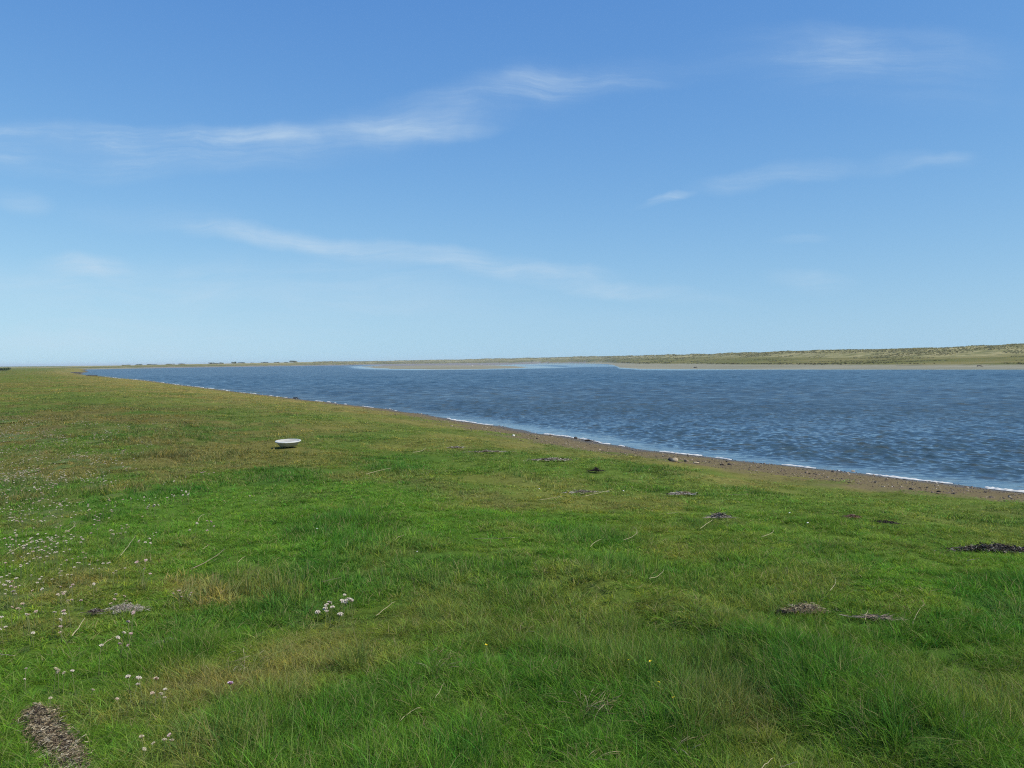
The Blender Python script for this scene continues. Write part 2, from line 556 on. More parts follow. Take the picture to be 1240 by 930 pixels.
# the lowest, yellowest band of the clear-air model is lifted out of view
zz = w.math('SQRT', w.math('ADD', w.math('MULTIPLY', sep.outputs[2], sep.outputs[2]), 0.007))
cz = wt.nodes.new('ShaderNodeCombineXYZ'); w.lk(sep.outputs[0], cz.inputs[0]); w.lk(sep.outputs[1], cz.inputs[1]); w.lk(zz, cz.inputs[2])
w.lk(w.vmath('NORMALIZE', cz.outputs[0]), sky.inputs[0])
yy = w.math('MAXIMUM', sep.outputs[1], 0.02)
uu = w.math('DIVIDE', sep.outputs[0], yy)
vv = w.math('DIVIDE', sep.outputs[2], yy)
cmb = wt.nodes.new('ShaderNodeCombineXYZ'); w.lk(uu, cmb.inputs[0]); w.lk(vv, cmb.inputs[1])
uv = cmb.outputs[0]
# warp for wispy edges
wn = wt.nodes.new('ShaderNodeTexNoise'); w.lk(uv, wn.inputs['Vector']); wn.inputs['Scale'].default_value = 7.0; wn.inputs['Detail'].default_value = 5.0
wv = w.vmath('SUBTRACT', wn.outputs['Color'], (0.5, 0.5, 0.5))
wv = w.vmath('MULTIPLY', wv, (0.09, 0.045, 0.0))
uvw = w.vmath('ADD', uv, wv)
# fibres
fm_ = wt.nodes.new('ShaderNodeMapping'); w.lk(uvw, fm_.inputs[0]); fm_.inputs['Rotation'].default_value = (0, 0, R(-10)); fm_.inputs['Scale'].default_value = (2.2, 21.0, 1.0)
fib = w.noise(fm_.outputs[0], 1.0, 9.0, 0.70, 0.35)
soft = w.noise(uvw, 9.0, 4.0, 0.55)
fibm = w.mapr(fib, 0.32, 0.72)
softm = w.mapr(soft, 0.36, 0.66)
texm = w.math('MULTIPLY', w.math('MULTIPLY_ADD', fibm, 0.85, 0.15), w.math('MULTIPLY_ADD', softm, 0.4, 0.6))
WISPS = [  # (x0,y0)-(x1,y1) ends in the photo, half width in px, strength
    (-300, 178, 470, 184, 22, 1.15), (-160, 170, 440, 158, 11, 0.6), (180, 162, 420, 160, 9, 0.40), (220, 176, 640, 146, 16, 0.62), (360, 156, 660, 116, 17, 0.34), (400, 140, 530, 156, 9, 0.26),
    (480, 128, 900, 72, 16, 0.58), (560, 110, 760, 92, 22, 0.30), (600, 84, 720, 104, 10, 0.28), (460, 166, 620, 158, 7, 0.36),
    (820, 62, 1260, 68, 24, 0.5), (930, 70, 1120, 66, 13, 0.2), (752, 255, 842, 232, 4.5, 1.1), (820, 228, 1050, 200, 10, 0.62), (1000, 208, 1200, 190, 9, 0.30), (1090, 206, 1190, 184, 5, 0.44),
    (190, 274, 430, 300, 9, 0.95), (280, 288, 700, 330, 9, 1.1), (480, 312, 920, 372, 8, 1.1), (600, 322, 780, 334, 6, 0.6), (40, 314, 170, 322, 11, 1.0),
    (-30, 240, 62, 250, 10, 0.46), (60, 250, 330, 280, 14, 0.24), (915, 334, 1045, 341, 10, 0.7), (930, 290, 1010, 292, 4, 0.30),
    (-300, 352, 780, 344, 26, 0.7), (-300, 402, 520, 410, 20, 0.8), (200, 380, 900, 384, 16, 0.22), (860, 90, 1300, 120, 22, 0.16)]
tot = None
for (x0, y0, x1, y1, hw, st) in WISPS:
    u0, v0 = direction_uv(x0, y0); u1, v1 = direction_uv(x1, y1)
    L = math.hypot(u1 - u0, v1 - v0) / 2 * 1.12; ang = math.atan2(v1 - v0, u1 - u0)
    mp = wt.nodes.new('ShaderNodeMapping'); mp.vector_type = 'TEXTURE'
    mp.inputs['Location'].default_value = ((u0 + u1) / 2, (v0 + v1) / 2, 0)
    mp.inputs['Rotation'].default_value = (0, 0, ang)
    mp.inputs['Scale'].default_value = (L, hw * 1.9 / F, 1)
    w.lk(uvw, mp.inputs[0])
    d = w.vmath('LENGTH', mp.outputs[0], out=1)
    e = w.mapr(d, 1.0, 0.25, 0.0, st * 0.52)
    tot = e if tot is None else w.math('ADD', tot, e)
cl = w.math('MULTIPLY', tot, texm)
cl = w.math('MINIMUM', w.math('MULTIPLY', cl, 1.1), 0.62)
front = w.mapr(sep.outputs[1], 0.1, 0.3)
cl = w.math('MULTIPLY', cl, front)
# colour of the clear sky: nishita, then cooled a little near the horizon
sc3 = wt.nodes.new('ShaderNodeSeparateColor'); w.lk(sky.outputs[0], sc3.inputs[0])
cc3 = wt.nodes.new('ShaderNodeCombineColor')
SKY_RESP = ((0.141, 0.109, 1.10), (0.235, 0.287, 0.82), (0.413, 0.651, 0.42))
for i, (n0, o0, gm_) in enumerate(SKY_RESP):
    ch = w.math('POWER', w.math('MULTIPLY', sc3.outputs[i], SKY_STRENGTH / n0), gm_)
    w.lk(w.math('MULTIPLY', ch, o0 / SKY_STRENGTH), cc3.inputs[i])
skycol = cc3.outputs[0]
cloudcol = (5.2, 6.5, 7.7)
final = w.mix(cl, skycol, cloudcol)
w.lk(final, bg.inputs['Color']); bg.inputs['Strength'].default_value = SKY_STRENGTH
w.lk(bg.outputs[0], wout.inputs[0])
world.cycles.sampling_method = 'MANUAL'
world.cycles.sample_map_resolution = 512

sun_d = bpy.data.lights.new('sun', 'SUN'); sun_d.energy = 5.0; sun_d.angle = R(0.5); sun_d.color = (1.0, 0.94, 0.83)
sun = bpy.data.objects.new('sun', sun_d); COL.objects.link(sun)
sdir = Vector((math.sin(R(SUN_AZ)) * math.cos(R(SUN_EL)), math.cos(R(SUN_AZ)) * math.cos(R(SUN_EL)), math.sin(R(SUN_EL))))
sun.rotation_euler = sdir.to_track_quat('Z', 'Y').to_euler()
sun.location = (30, -20, 40)

# ------------------------------------------------------------------ ground sheet
az = np.concatenate([np.radians(np.arange(-180, -50, 3.0)), np.radians(np.arange(-50, 50, 0.14)), np.radians(np.arange(50, 180, 3.0))])
rr = np.concatenate([[0.02], np.exp(np.linspace(math.log(0.5), math.log(9000), 620))])
A, RR = np.meshgrid(az, rr)
X = RR * np.sin(A); Y = RR * np.cos(A)
Z, S, FAR, TM, TD, SB, FZ = ground_all(X, Y)
Z = np.where(RR > 3000, np.minimum(Z, 3.0), Z)
P = np.stack([X, Y, Z], -1)
gm = grid_mesh('ground', P[:, :, :], M_GROUND, wrap=True)
tint, _, _, _ = turf_tint(X, Y, S)
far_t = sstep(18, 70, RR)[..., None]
thatch_shade = np.array([0.050, 0.044, 0.024])  # brown thatch, kept dark so gaps between the blades read as shade
tint_g = (tint * 0.5 + thatch_shade * 0.4) * (1 - far_t) + tint * 0.72 * far_t  # blade shade put into the colour: gaps darkened near, whole sheet dimmed far
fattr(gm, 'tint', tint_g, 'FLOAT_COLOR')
n_edge = 1.5 * fbm(X / 0.9, Y / 0.9, 3, 101)
fattr(gm, 'beach', np.where(FAR, 0, sstep(4.3, 2.6, S * beach_scale(X, Y) + n_edge)))
fattr(gm, 'wet', np.where(FAR, 0, sstep(0.9, 0.2, S)))
sandm = np.where(FAR, 1.0, 0.0)
fattr(gm, 'sand', sandm)
fattr(gm, 'mud', np.where(FAR & (Y > 660) & (X / np.maximum(Y, 1) < 0.09), 1.0, 0))
isf = FAR & (FZ >= np.clip(SB / 40, -1, 1) * 0.28)
fattr(gm, 'marsh', np.where(isf, sstep(0.0, 0.03, TM), 0))
fattr(gm, 'dune', np.where(isf, sstep(-0.15, 0.25, TD + 0.25 * fbm(X / 20, Y / 20, 3, 111)), 0))
link('ground', gm, kind='structure')

# ------------------------------------------------------------------ water with real wavelets
waz = np.radians(np.arange(-44, 50, 0.098))
wr = [11.5]
while wr[-1] < 420: wr.append(wr[-1] * (1 + 0.00135 + 0.0030 * float(sstep(30, 75, wr[-1]))))
while wr[-1] < 9500: wr.append(wr[-1] * 1.02)
wr = np.array(wr)
WA, WR = np.meshgrid(waz, wr)
X = WR * np.sin(WA); Y = WR * np.cos(WA)
zg, S, FAR, TM, TD, SB, FZ = ground_all(X, Y)
depth = np.maximum(-zg, 0)
amp = sstep(0.0, 0.35, depth)
dr = np.gradient(wr)[:, None] * np.ones_like(X)
dx = np.zeros_like(X); dy = np.zeros_like(X); dz = np.zeros_like(X)
lost = np.zeros_like(X)
wind = math.atan2(-0.95, -0.30)
gust = 0.85 + 0.32 * fbm(X / 22 + Y / 60, Y / 11, 4, 121)
NW = 70
WARP = [fbm(X / 7, Y / 7, 1, 131 + k) for k in range(5)]
for k in range(NW):
    lam = 0.13 * (0.72 / 0.13) ** (rng.random() ** 0.9)
    th = wind + rng.normal(0, 0.62)
    kk = 2 * math.pi / lam
    steep = 0.078 * (lam / 0.9) ** -0.1 * rng.uniform(0.6, 1.3)
    a = steep / kk
    ph = rng.uniform(0, 6.28)
    res = sstep(2.0, 3.4, lam / dr)           # drop what the mesh cannot hold
    arg = kk * (math.cos(th) * X + math.sin(th) * Y) + ph + 1.5 * WARP[k % 5]
    c, s_ = np.cos(arg), np.sin(arg)
    w_ = res * amp * gust
    dz += a * c * w_
    dx -= a * math.cos(th) * s_ * w_ * 0.9; dy -= a * math.sin(th) * s_ * w_ * 0.9
    lost += (steep ** 2) / 2 * (1 - res)
farw = sstep(28, 75, WR) * amp * gust
for k in range(40):                                  # longer chop that still reads far out
    lam = 0.8 * (3.0 / 0.8) ** rng.random()
    th = wind + rng.normal(0, 0.85)
    kk = 2 * math.pi / lam; steep = 0.060 * rng.uniform(0.6, 1.3); a = steep / kk; ph = rng.uniform(0, 6.28)
    arg = kk * (math.cos(th) * X + math.sin(th) * Y) + ph + 1.6 * WARP[k % 3]
    c, s_ = np.cos(arg), np.sin(arg); w_ = sstep(2.0, 3.4, lam / dr) * farw
    dz += a * c * w_; dx -= a * math.cos(th) * s_ * w_ * 0.9; dy -= a * math.sin(th) * s_ * w_ * 0.9
calm = np.zeros_like(X); u_ = 620 + 1000 * X / np.maximum(Y, 1)
u, (Yw, Ys, Ym, zm, Yc, zc) = far_params(X, Y)
calm = np.maximum(calm, 0.9 * sstep(0.20, 0.06, depth) * sstep(120, 170, Y) * sstep(400, 520, u_))
calm = np.maximum(calm, np.where(SB < 0, sstep(-16, -5, SB), 1) * 0.92)
inlet = sstep(640, 700, u) * sstep(770, 740, u) * sstep(330, 420, Y) * sstep(1300, 900, Y)
calm = np.maximum(calm, inlet * 0.7 * (fbm(X / 20, Y / 60, 2, 141) > -0.15))
ZW = dz * (1 - calm)
PW = np.stack([X + dx * (1 - calm), Y + dy * (1 - calm), ZW], -1)
wm = grid_mesh('water', PW, M_WATER)
roughv = np.clip(0.055 + np.sqrt(lost) * 0.9, 0.04, 0.34)
roughv = roughv * (1 - calm) + 0.06 * calm
fattr(wm, 'rough', roughv); fattr(wm, 'calm', calm)
fattr(wm, 'shallow', sstep(0.50, 0.08, depth) * sstep(120, 60, WR))
link('water', wm, kind='structure')

# ------------------------------------------------------------------ foam along the waterline
def resample(poly, step0, step1, maxr):
    pts = []
    for i in range(3, len(poly) - 2):
        a = np.array(poly[i]); b_ = np.array(poly[i + 1]); L = np.linalg.norm(b_ - a); t = 0.0
        while t < L:
            p = a + (b_ - a) * t / L
            r = np.linalg.norm(p)
            if r > maxr: return np.array(pts)
            pts.append((p[0], p[1], *((b_ - a) / L))); t += step0 + step1 * r
    return np.array(pts)


sp = resample(SHORE, 0.02, 0.0016, 210)
verts, faces = [], []
sx, sy, tx, ty = sp.T
nx, ny = -ty, tx                     # inland
wob = shore_wobble(sx, sy)
al = np.concatenate([[0], np.cumsum(np.hypot(np.diff(sx), np.diff(sy)))])
rad = np.hypot(sx, sy)
bearing = sx / np.maximum(sy, 1)
prs = sstep(-0.34, 0.0, fbm(al / 1.6, al * 0 + 3.3, 3, 151) + 0.4 * sstep(0.44, 0.49, bearing)) * (0.45 + 0.55 * sstep(-0.35, 0.3, fbm(al / 0.5, al * 0 + 9.3, 3, 153)))
prs = prs * sstep(-0.28, -0.02, fbm(al / 0.9, al * 0 + 12.3, 3, 159))
wd = (0.03 + 0.105 * prs * (0.55 + 0.8 * np.abs(fbm(al / 0.35, al * 0 + 1.7, 3, 155)))) * (1 + rad / 160)
off = -wob + 0.10 * fbm(al / 0.7, al * 0 + 5, 3, 157) + 0.12
prof = [(-1, -0.02), (-0.6, 0.55), (-0.1, 1.0), (0.45, 0.7), (1.0, -0.05)]
prev = False
for i in range(len(sp)):
    if prs[i] < 0.12:
        prev = False; continue
    base = len(verts)
    for j, (o, hh) in enumerate(prof):
        oo = off[i] + o * wd[i] * 0.5 * (1 + 0.3 * math.sin(i * 1.7 + j * 2.1))
        px, py = sx[i] + nx[i] * oo, sy[i] + ny[i] * oo
        hz = (0.012 + 0.02 * prs[i]) * hh * (0.7 + 0.6 * random.random()) * (1 + rad[i] / 300)
        verts.append((px, py, hz))
    if prev:
        for j in range(4): faces.append((base - 5 + j, base - 4 + j, base + 1 + j, base + j))
    prev = True
va = np.array(verts)
gz = ground_all(va[:, 0], va[:, 1])[0]
va[:, 2] += np.maximum(gz, 0.0) + 0.012
link('foam', mesh_from('foam', va, faces, M_FOAM), kind='stuff', label='white froth washed along the waterline of the brown beach', cat='foam')

# ------------------------------------------------------------------ scatter by geometry nodes (only for the uncountable)
EXCL = []            # (x, y, radius): things that lie on the turf


def scatter(name, pts, rot, scl, idx, tint, protos, label, cat):
    coll = bpy.data.collections.new(name + '_variants')
    for o in protos: coll.objects.link(o)
    me = bpy.data.meshes.new(name)
    me.vertices.add(len(pts)); me.vertices.foreach_set('co', np.asarray(pts, np.float32).ravel())
    fattr(me, 'rot', rot, 'FLOAT_VECTOR'); fattr(me, 'scl', scl, 'FLOAT_VECTOR'); fattr(me, 'idx', idx, 'INT'); fattr(me, 'tint', tint, 'FLOAT_COLOR')
    me.update()
    ob = link(name, me, kind='stuff', label=label, cat=cat)
    ng = bpy.data.node_groups.new(name, 'GeometryNodeTree')
    ng.interface.new_socket('Geometry', in_out='INPUT', socket_type='NodeSocketGeometry')
    ng.interface.new_socket('Geometry', in_out='OUTPUT', socket_type='NodeSocketGeometry')
    gi = ng.nodes.new('NodeGroupInput'); go = ng.nodes.new('NodeGroupOutput')
    iop = ng.nodes.new('GeometryNodeInstanceOnPoints')
    ci = ng.nodes.new('GeometryNodeCollectionInfo'); ci.inputs['Collection'].default_value = coll
    ci.inputs['Separate Children'].default_value = True; ci.inputs['Reset Children'].default_value = True
    def na(nm, dt):
        n = ng.nodes.new('GeometryNodeInputNamedAttribute'); n.data_type = dt; n.inputs['Name'].default_value = nm
        return [o for o in n.outputs if o.enabled and o.name == 'Attribute'][0]
    iop.inputs['Pick Instance'].default_value = True
    ng.links.new(gi.outputs[0], iop.inputs['Points']); ng.links.new(ci.outputs[0], iop.inputs['Instance'])
    ng.links.new(na('idx', 'INT'), iop.inputs['Instance Index'])
    e2r = ng.nodes.new('FunctionNodeEulerToRotation')
    ng.links.new(na('rot', 'FLOAT_VECTOR'), e2r.inputs[0]); ng.links.new(e2r.outputs[0], iop.inputs['Rotation'])
    ng.links.new(na('scl', 'FLOAT_VECTOR'), iop.inputs['Scale'])
    ng.links.new(iop.outputs[0], go.inputs[0])
    md = ob.modifiers.new('scatter', 'NODES'); md.node_group = ng
    return ob


def tuft_mesh(name, n, radius, wid, hmin, hmax, lean, dryfrac, seedfrac):
    """a patch of separate tapering grass blades"""
    V, Fc, rnd, dry, hue = [], [], [], [], []
    def blade(bx, by, h, w_, d, bend, r0, dr_, seg=3, hu=0.5):
        a = random.uniform(0, 6.283)
        side = (math.cos(a), math.sin(a))
        i0 = len(V)
        for k in range(seg + 1):
            t = k / seg
            ww = w_ * (1 - t ** 1.6) * 0.5
            out = bend * h * (0.25 * t + 0.75 * t * t)
            z = h * (t - 0.32 * bend * t * t) - 0.012
            cx, cy = bx + d[0] * out, by + d[1] * out
            if k == seg:
                V.append((cx, cy, z)); rnd.append(r0); dry.append(dr_)
            else:
                V.append((cx - side[0] * ww, cy - side[1] * ww, z)); V.append((cx + side[0] * ww, cy + side[1] * ww, z))
                rnd.extend((r0, r0)); dry.extend((dr_, dr_))
        hue.extend([hu] * (2 * seg + 1))
        for k in range(seg - 1): Fc.append((i0 + 2 * k, i0 + 2 * k + 1, i0 + 2 * k + 3, i0 + 2 * k + 2))
        Fc.append((i0 + 2 * seg - 2, i0 + 2 * seg - 1, i0 + 2 * seg))
    nt_ = max(4, n // 24)
    hs_ = [random.uniform(0.65, 1.25) for _ in range(nt_)]; rs_ = [random.uniform(0, 1) for _ in range(nt_)]
    centres = [(radius * math.sqrt(random.random()), random.uniform(0, 6.283)) for _ in range(nt_)]
    for i in range(n):
        own = random.random() < 0.78
        rc, ac = centres[i % nt_] if own else (radius * math.sqrt(random.random()), random.uniform(0, 6.283))
        bx = rc * math.cos(ac) + random.gauss(0, radius * 0.10); by = rc * math.sin(ac) + random.gauss(0, radius * 0.10)
        a = random.gauss(2.2, 1.9)
        if own and random.random() < 0.75: a = math.atan2(by - rc * math.sin(ac), bx - rc * math.cos(ac)) + random.gauss(0, 0.5)
        h = random.uniform(hmin, hmax) * (hs_[i % nt_] if own else 0.6)
        dr_ = random.uniform(0.35, 1.0) if random.random() < dryfrac else random.uniform(0, 0.12)
        blade(bx, by, h, wid * random.uniform(0.7, 1.3), (math.cos(a), math.sin(a)), random.uniform(0.2, lean), 0.6 * random.random() + 0.4 * rs_[i % nt_], dr_, 4, min(1, max(0, rs_[(i + 1) % nt_] + random.gauss(0, 0.15))) if own else random.random())
    for i in range(int(n * seedfrac)):
        rc, ac = radius * math.sqrt(random.random()), random.uniform(0, 6.283)
        a = random.gauss(2.2, 1.2)
        blade(rc * math.cos(ac), rc * math.sin(ac), hmax * random.uniform(1.0, 1.55), wid * 0.5, (math.cos(a), math.sin(a)), random.uniform(0.2, 0.8), 0.6, random.uniform(0.5, 0.85), 4)
    me = mesh_from(name, V, Fc, M_BLADE)
    fattr(me, 'hue', hue); fattr(me, 'rnd', rnd); fattr(me, 'dry', dry)
    return me

# ------------------------------------------------------------------ solid shapes
def tube(pts, radii, seg=6, cap=True):
    V, Fc = [], []
    n = len(pts)
    for i, p in enumerate(pts):
        p = Vector(p)
        t = (Vector(pts[min(i + 1, n - 1)]) - Vector(pts[max(i - 1, 0)]))
        t = t.normalized() if t.length > 1e-9 else Vector((0, 0, 1))
        a = t.orthogonal().normalized(); c = t.cross(a)
        for k in range(seg):
            th = 2 * math.pi * k / seg
            V.append(p + (a * math.cos(th) + c * math.sin(th)) * radii[i])
        if i:
            b0 = (i - 1) * seg
            for k in range(seg): Fc.append((b0 + k, b0 + (k + 1) % seg, b0 + seg + (k + 1) % seg, b0 + seg + k))
    if cap:
        Fc.append(tuple(range(seg))[::-1]); Fc.append(tuple(range((n - 1) * seg, n * seg)))
    return V, Fc


def lathe(prof, seg=48, jitter=0.0):
    V, Fc = [], []
    for (r_, z) in prof:
        for k in range(seg):
            th = 2 * math.pi * k / seg
            V.append((r_ * math.cos(th), r_ * math.sin(th), z))
    for i in range(len(prof) - 1):
        for k in range(seg):
            Fc.append((i * seg + k, i * seg + (k + 1) % seg, (i + 1) * seg + (k + 1) % seg, (i + 1) * seg + k))
    return V, Fc


def rock_mesh(name, mat, seed, flat=0.6, sub=3, rough=0.28):
    bm = bmesh.new(); bmesh.ops.create_icosphere(bm, subdivisions=sub, radius=1)
    co = np.array([v.co[:] for v in bm.verts])
    d = 1 + rough * fbm(co[:, 0] * 1.1 + seed * 3.1 + co[:, 2], co[:, 1] * 1.1 + co[:, 2] * 0.7, 3, seed) + 0.08 * fbm(co[:, 0] * 4 + seed, co[:, 1] * 4 + co[:, 2] * 3, 2, seed + 1)
    for v, k in zip(bm.verts, d):
        v.co = v.co * k; v.co.z *= flat
    me = bpy.data.meshes.new(name); bm.to_mesh(me); bm.free()
    me.materials.append(mat)
    me.polygons.foreach_set('use_smooth', np.ones(len(me.polygons), bool))
    return me


def pile_mesh(name, n, w_, d_, h_, lmin, lmax, wid, palette, curl=0.4, ang=None, angs=3.0, path=0.0, even=False):
    """a heap of separate crumpled strands over an oval footprint"""
    w_ *= 1.1; d_ *= 1.05; h_ *= 0.75
    n = int(n * (2.6 if even or n > 600 else 2.2)); wid *= 0.40; lmin *= 0.8; lmax *= 0.85; curl *= 1.8
    V, Fc, T = [], [], []
    for i in range(n):
        r_ = min(1.35, abs(random.gauss(0, 0.52))) if random.random() < 0.75 else random.random(); a = random.uniform(0, 6.283)
        r_ *= 1 + 0.35 * vnoise(np.array([math.cos(a) * 1.7 + n * 0.37]), np.array([math.sin(a) * 1.7 + w_ * 9]))[0]
        fx, fy = r_ * math.cos(a), r_ * math.sin(a)
        if even: fx, fy = random.uniform(-1, 1), random.gauss(0, 0.42); r_ = min(1, abs(fy))
        x, y = fx * w_ / 2, fy * d_ / 2
        y += path * math.sin(fx * 2.6) * d_
        edge = 0.55 + 0.45 * vnoise(np.array([fx * 2.2 + 5]), np.array([fy * 2.2 + n * 0.01]))[0]
        top = h_ * max(0.08, 1 - r_ ** 2) * edge
        z = random.uniform(0.15, 1) * top + 0.01
        L = random.uniform(lmin, lmax); th = random.gauss(ang, angs) if ang is not None else random.uniform(0, 6.283)
        tilt = random.gauss(0, 0.35)
        col = np.array(random.choice(palette)) * random.uniform(0.7, 1.3)
        ww = wid * random.uniform(0.5, 1.4)
        i0 = len(V); seg = 4
        cv = random.gauss(0, curl); roll = random.uniform(0, 6.28)
        for k in range(seg + 1):
            t = k / seg - 0.5
            dth = th + cv * t * 3
            px = x + L * t * math.cos(dth); py = y + L * t * math.sin(dth)
            pz = z + L * t * tilt * 0.5 + abs(cv) * L * (0.25 - t * t) * 0.5
            ro = roll + t * 1.5
            hw = ww * 0.5 * (1 - 0.6 * abs(2 * t) ** 3)
            ox, oy, oz = -math.sin(dth) * math.cos(ro) * hw, math.cos(dth) * math.cos(ro) * hw, math.sin(ro) * hw
            pz = max(pz, 0.004)
            V.append((px - ox, py - oy, pz - oz)); V.append((px + ox, py + oy, pz + oz)); T += [col, col]
        for k in range(seg): Fc.append((i0 + 2 * k, i0 + 2 * k + 1, i0 + 2 * k + 3, i0 + 2 * k + 2))
    me = mesh_from(name, V, Fc, M_STRAND, smooth=False)
    fattr(me, 'tint', np.array(T), 'FLOAT_COLOR')
    return me


TURF = 0.035        # how high things ride on the sward

# ---- white tub lying on the turf
M_TUB = simple_mat('white_plastic', (0.62, 0.62, 0.59), (0.50, 0.50, 0.46), 7.0, 0.45, 0.4, 0.05)
M_TUBIN = simple_mat('tub_inside', (0.46, 0.45, 0.41), (0.34, 0.33, 0.29), 7.0, 0.6, 0.3, 0.05)
p = hit(349, 541.5)
tub = bpy.data.objects.new('tub', None); COL.objects.link(tub)
tub.location = p + Vector((0, 0, 0.02)); tub.rotation_euler = (R(2.5), R(-1.5), 0.4)
tub.scale = (1, 1, 0.68); tub['label'] = 'shallow round white tub lying alone on the grass'; tub['category'] = 'tub'
sc_ = 1.0
V, Fc = lathe([(0.001, 0.012), (0.150, 0.010), (0.165, 0.016), (0.205, 0.075), (0.238, 0.140), (0.242, 0.146)])
link('body', mesh_from('tub_body', V, Fc, M_TUBIN), tub)
V, Fc = lathe([(0.240, 0.140), (0.257, 0.141), (0.262, 0.150), (0.262, 0.166), (0.256, 0.176), (0.244, 0.177), (0.236, 0.172)])
link('rim', mesh_from('tub_rim', V, Fc, M_TUB), tub)
V, Fc = lathe([(0.237, 0.172), (0.226, 0.150), (0.205, 0.128), (0.12, 0.118), (0.001, 0.116)])
link('inside', mesh_from('tub_inside', V, Fc, M_TUBIN), tub)
EXCL.append((p.x, p.y, 0.30)); EXCL.append((p.x - 0.02, p.y - 0.45, 0.33)); EXCL.append((p.x + 0.0, p.y - 0.8, 0.25))

# ---- wrack, straw and twigs
DARK = [(0.030, 0.022, 0.017), (0.045, 0.033, 0.026), (0.020, 0.017, 0.015), (0.075, 0.055, 0.045), (0.16, 0.13, 0.105), (0.30, 0.27, 0.23)]
STRAW = [(0.28, 0.22, 0.13), (0.36, 0.30, 0.19), (0.17, 0.125, 0.075), (0.10, 0.07, 0.045), (0.22, 0.16, 0.10), (0.46, 0.40, 0.29)]
MIXED = [(0.06, 0.045, 0.035), (0.12, 0.09, 0.065), (0.34, 0.29, 0.23), (0.22, 0.17, 0.12), (0.44, 0.41, 0.36)]
PALE = [(0.42, 0.37, 0.30), (0.33, 0.29, 0.24), (0.50, 0.46, 0.41), (0.23, 0.19, 0.15), (0.15, 0.12, 0.10)]
RUST = [(0.16, 0.075, 0.042), (0.22, 0.12, 0.075), (0.10, 0.055, 0.036), (0.30, 0.22, 0.16)]


def place_pile(px, py, name, label, cat, n, wpx, dpx_m, h_, lmin, lmax, wid, pal, rz=0.0, ang=None, angs=3.0, curl=0.4, path=0.0, excl=0.9, even=False):
    p = hit(px, py)
    w_ = wpx * p.y / F
    me = pile_mesh(name, n, w_, dpx_m, h_, lmin, lmax, wid, pal, curl, ang, angs, path, even)
    o = link(name, me, None, (p.x, p.y, p.z + TURF * 0.6), (0, 0, rz), label, cat)
    c, s_ = math.cos(rz), math.sin(rz)
    m_ = max(1, int(round(w_ / max(dpx_m, 0.05))))
    for k in range(m_):
        t = (k + 0.5) / m_ - 0.5
        EXCL.append((p.x + c * t * w_, p.y + s_ * t * w_, dpx_m * 0.5 * excl * (0.55 if n > 600 else 0.22)))
    return o


place_pile(1212, 670, 'seaweed_heap', 'dark brown heap of dried seaweed at the right edge of the grass', 'seaweed', 620, 92, 0.20, 0.085, 0.03, 0.11, 0.016, DARK, 0.03, curl=0.7, path=-0.22)
_m0, _m1 = hit(40, 855), hit(84, 930)
MATR = math.atan2(_m1.y - _m0.y, _m1.x - _m0.x)
place_pile(68, 906, 'wrack_mat', 'long mat of straw coloured wrack in the lowest left corner of the turf', 'wrack', 1200, 215, 0.155, 0.045, 0.02, 0.075, 0.006, STRAW + DARK[:3], MATR, curl=0.8, path=0.12, even=True)
place_pile(152, 744, 'dry_grass_clump', 'pale grey clump of dead grass among thrift flowers with a bright straw pointing at it', 'dead grass', 300, 40, 0.11, 0.06, 0.03, 0.09, 0.006, PALE, 0.1)
place_pile(116, 747, 'wrack_tuft', 'small dark tuft of wrack touching the left of the pale dead grass clump', 'wrack', 110, 22, 0.07, 0.03, 0.02, 0.07, 0.007, DARK, 0.2)
place_pile(975, 746, 'straw_heap', 'straw and twig heap with a dark curled tip lying on the right lawn', 'straw', 330, 50, 0.10, 0.065, 0.04, 0.14, 0.007, STRAW, 0.06, ang=0.1, angs=0.45)
place_pile(947, 748, 'wrack_tuft', 'black curled scrap of seaweed at the left end of the straw heap', 'seaweed', 60, 14, 0.05, 0.035, 0.03, 0.08, 0.010, DARK[:3], 0.5)
place_pile(870, 630, 'twig_bundle', 'grey bundle of twigs with one long straw sticking out to the left', 'twigs', 150, 26, 0.10, 0.075, 0.06, 0.22, 0.010, PALE + DARK[:2], 0.0, ang=0.05, angs=0.3, curl=0.25)
place_pile(668, 559, 'wrack_heap', 'pale and dark wrack heap lying nearest the beach in mid meadow', 'wrack', 320, 44, 0.20, 0.05, 0.04, 0.16, 0.020, MIXED, 0.02)
place_pile(722, 573, 'seaweed_heap', 'small black seaweed clump below the pale wrack heap near the beach', 'seaweed', 130, 20, 0.13, 0.08, 0.03, 0.13, 0.018, DARK[:4], 0.0)
place_pile(706, 599, 'twig_litter', 'thin grey twig litter at the end of a long straw in mid meadow', 'twigs', 150, 44, 0.14, 0.03, 0.04, 0.16, 0.008, MIXED, 0.08, ang=0.1, angs=0.5)
place_pile(1031, 629, 'wrack_tuft', 'rust brown scrap of wrack on the grass left of the big seaweed heap', 'wrack', 150, 18, 0.10, 0.035, 0.03, 0.09, 0.012, RUST, 0.0)
place_pile(1072, 636, 'seaweed_scrap', 'flat dark seaweed scrap just right of the rust brown wrack', 'seaweed', 120, 28, 0.12, 0.02, 0.03, 0.10, 0.012, DARK[:4], -0.35)
place_pile(206, 783, 'twig_litter', 'short pale twig litter on the turf below the dead grass clump', 'twigs', 130, 26, 0.05, 0.02, 0.02, 0.07, 0.005, PALE, 0.45, ang=0.0, angs=0.4)
place_pile(552, 544, 'wrack_heap', 'small dark scatter of wrack near the beach right of the white tub', 'wrack', 120, 24, 0.16, 0.04, 0.04, 0.15, 0.016, MIXED, 0.0)
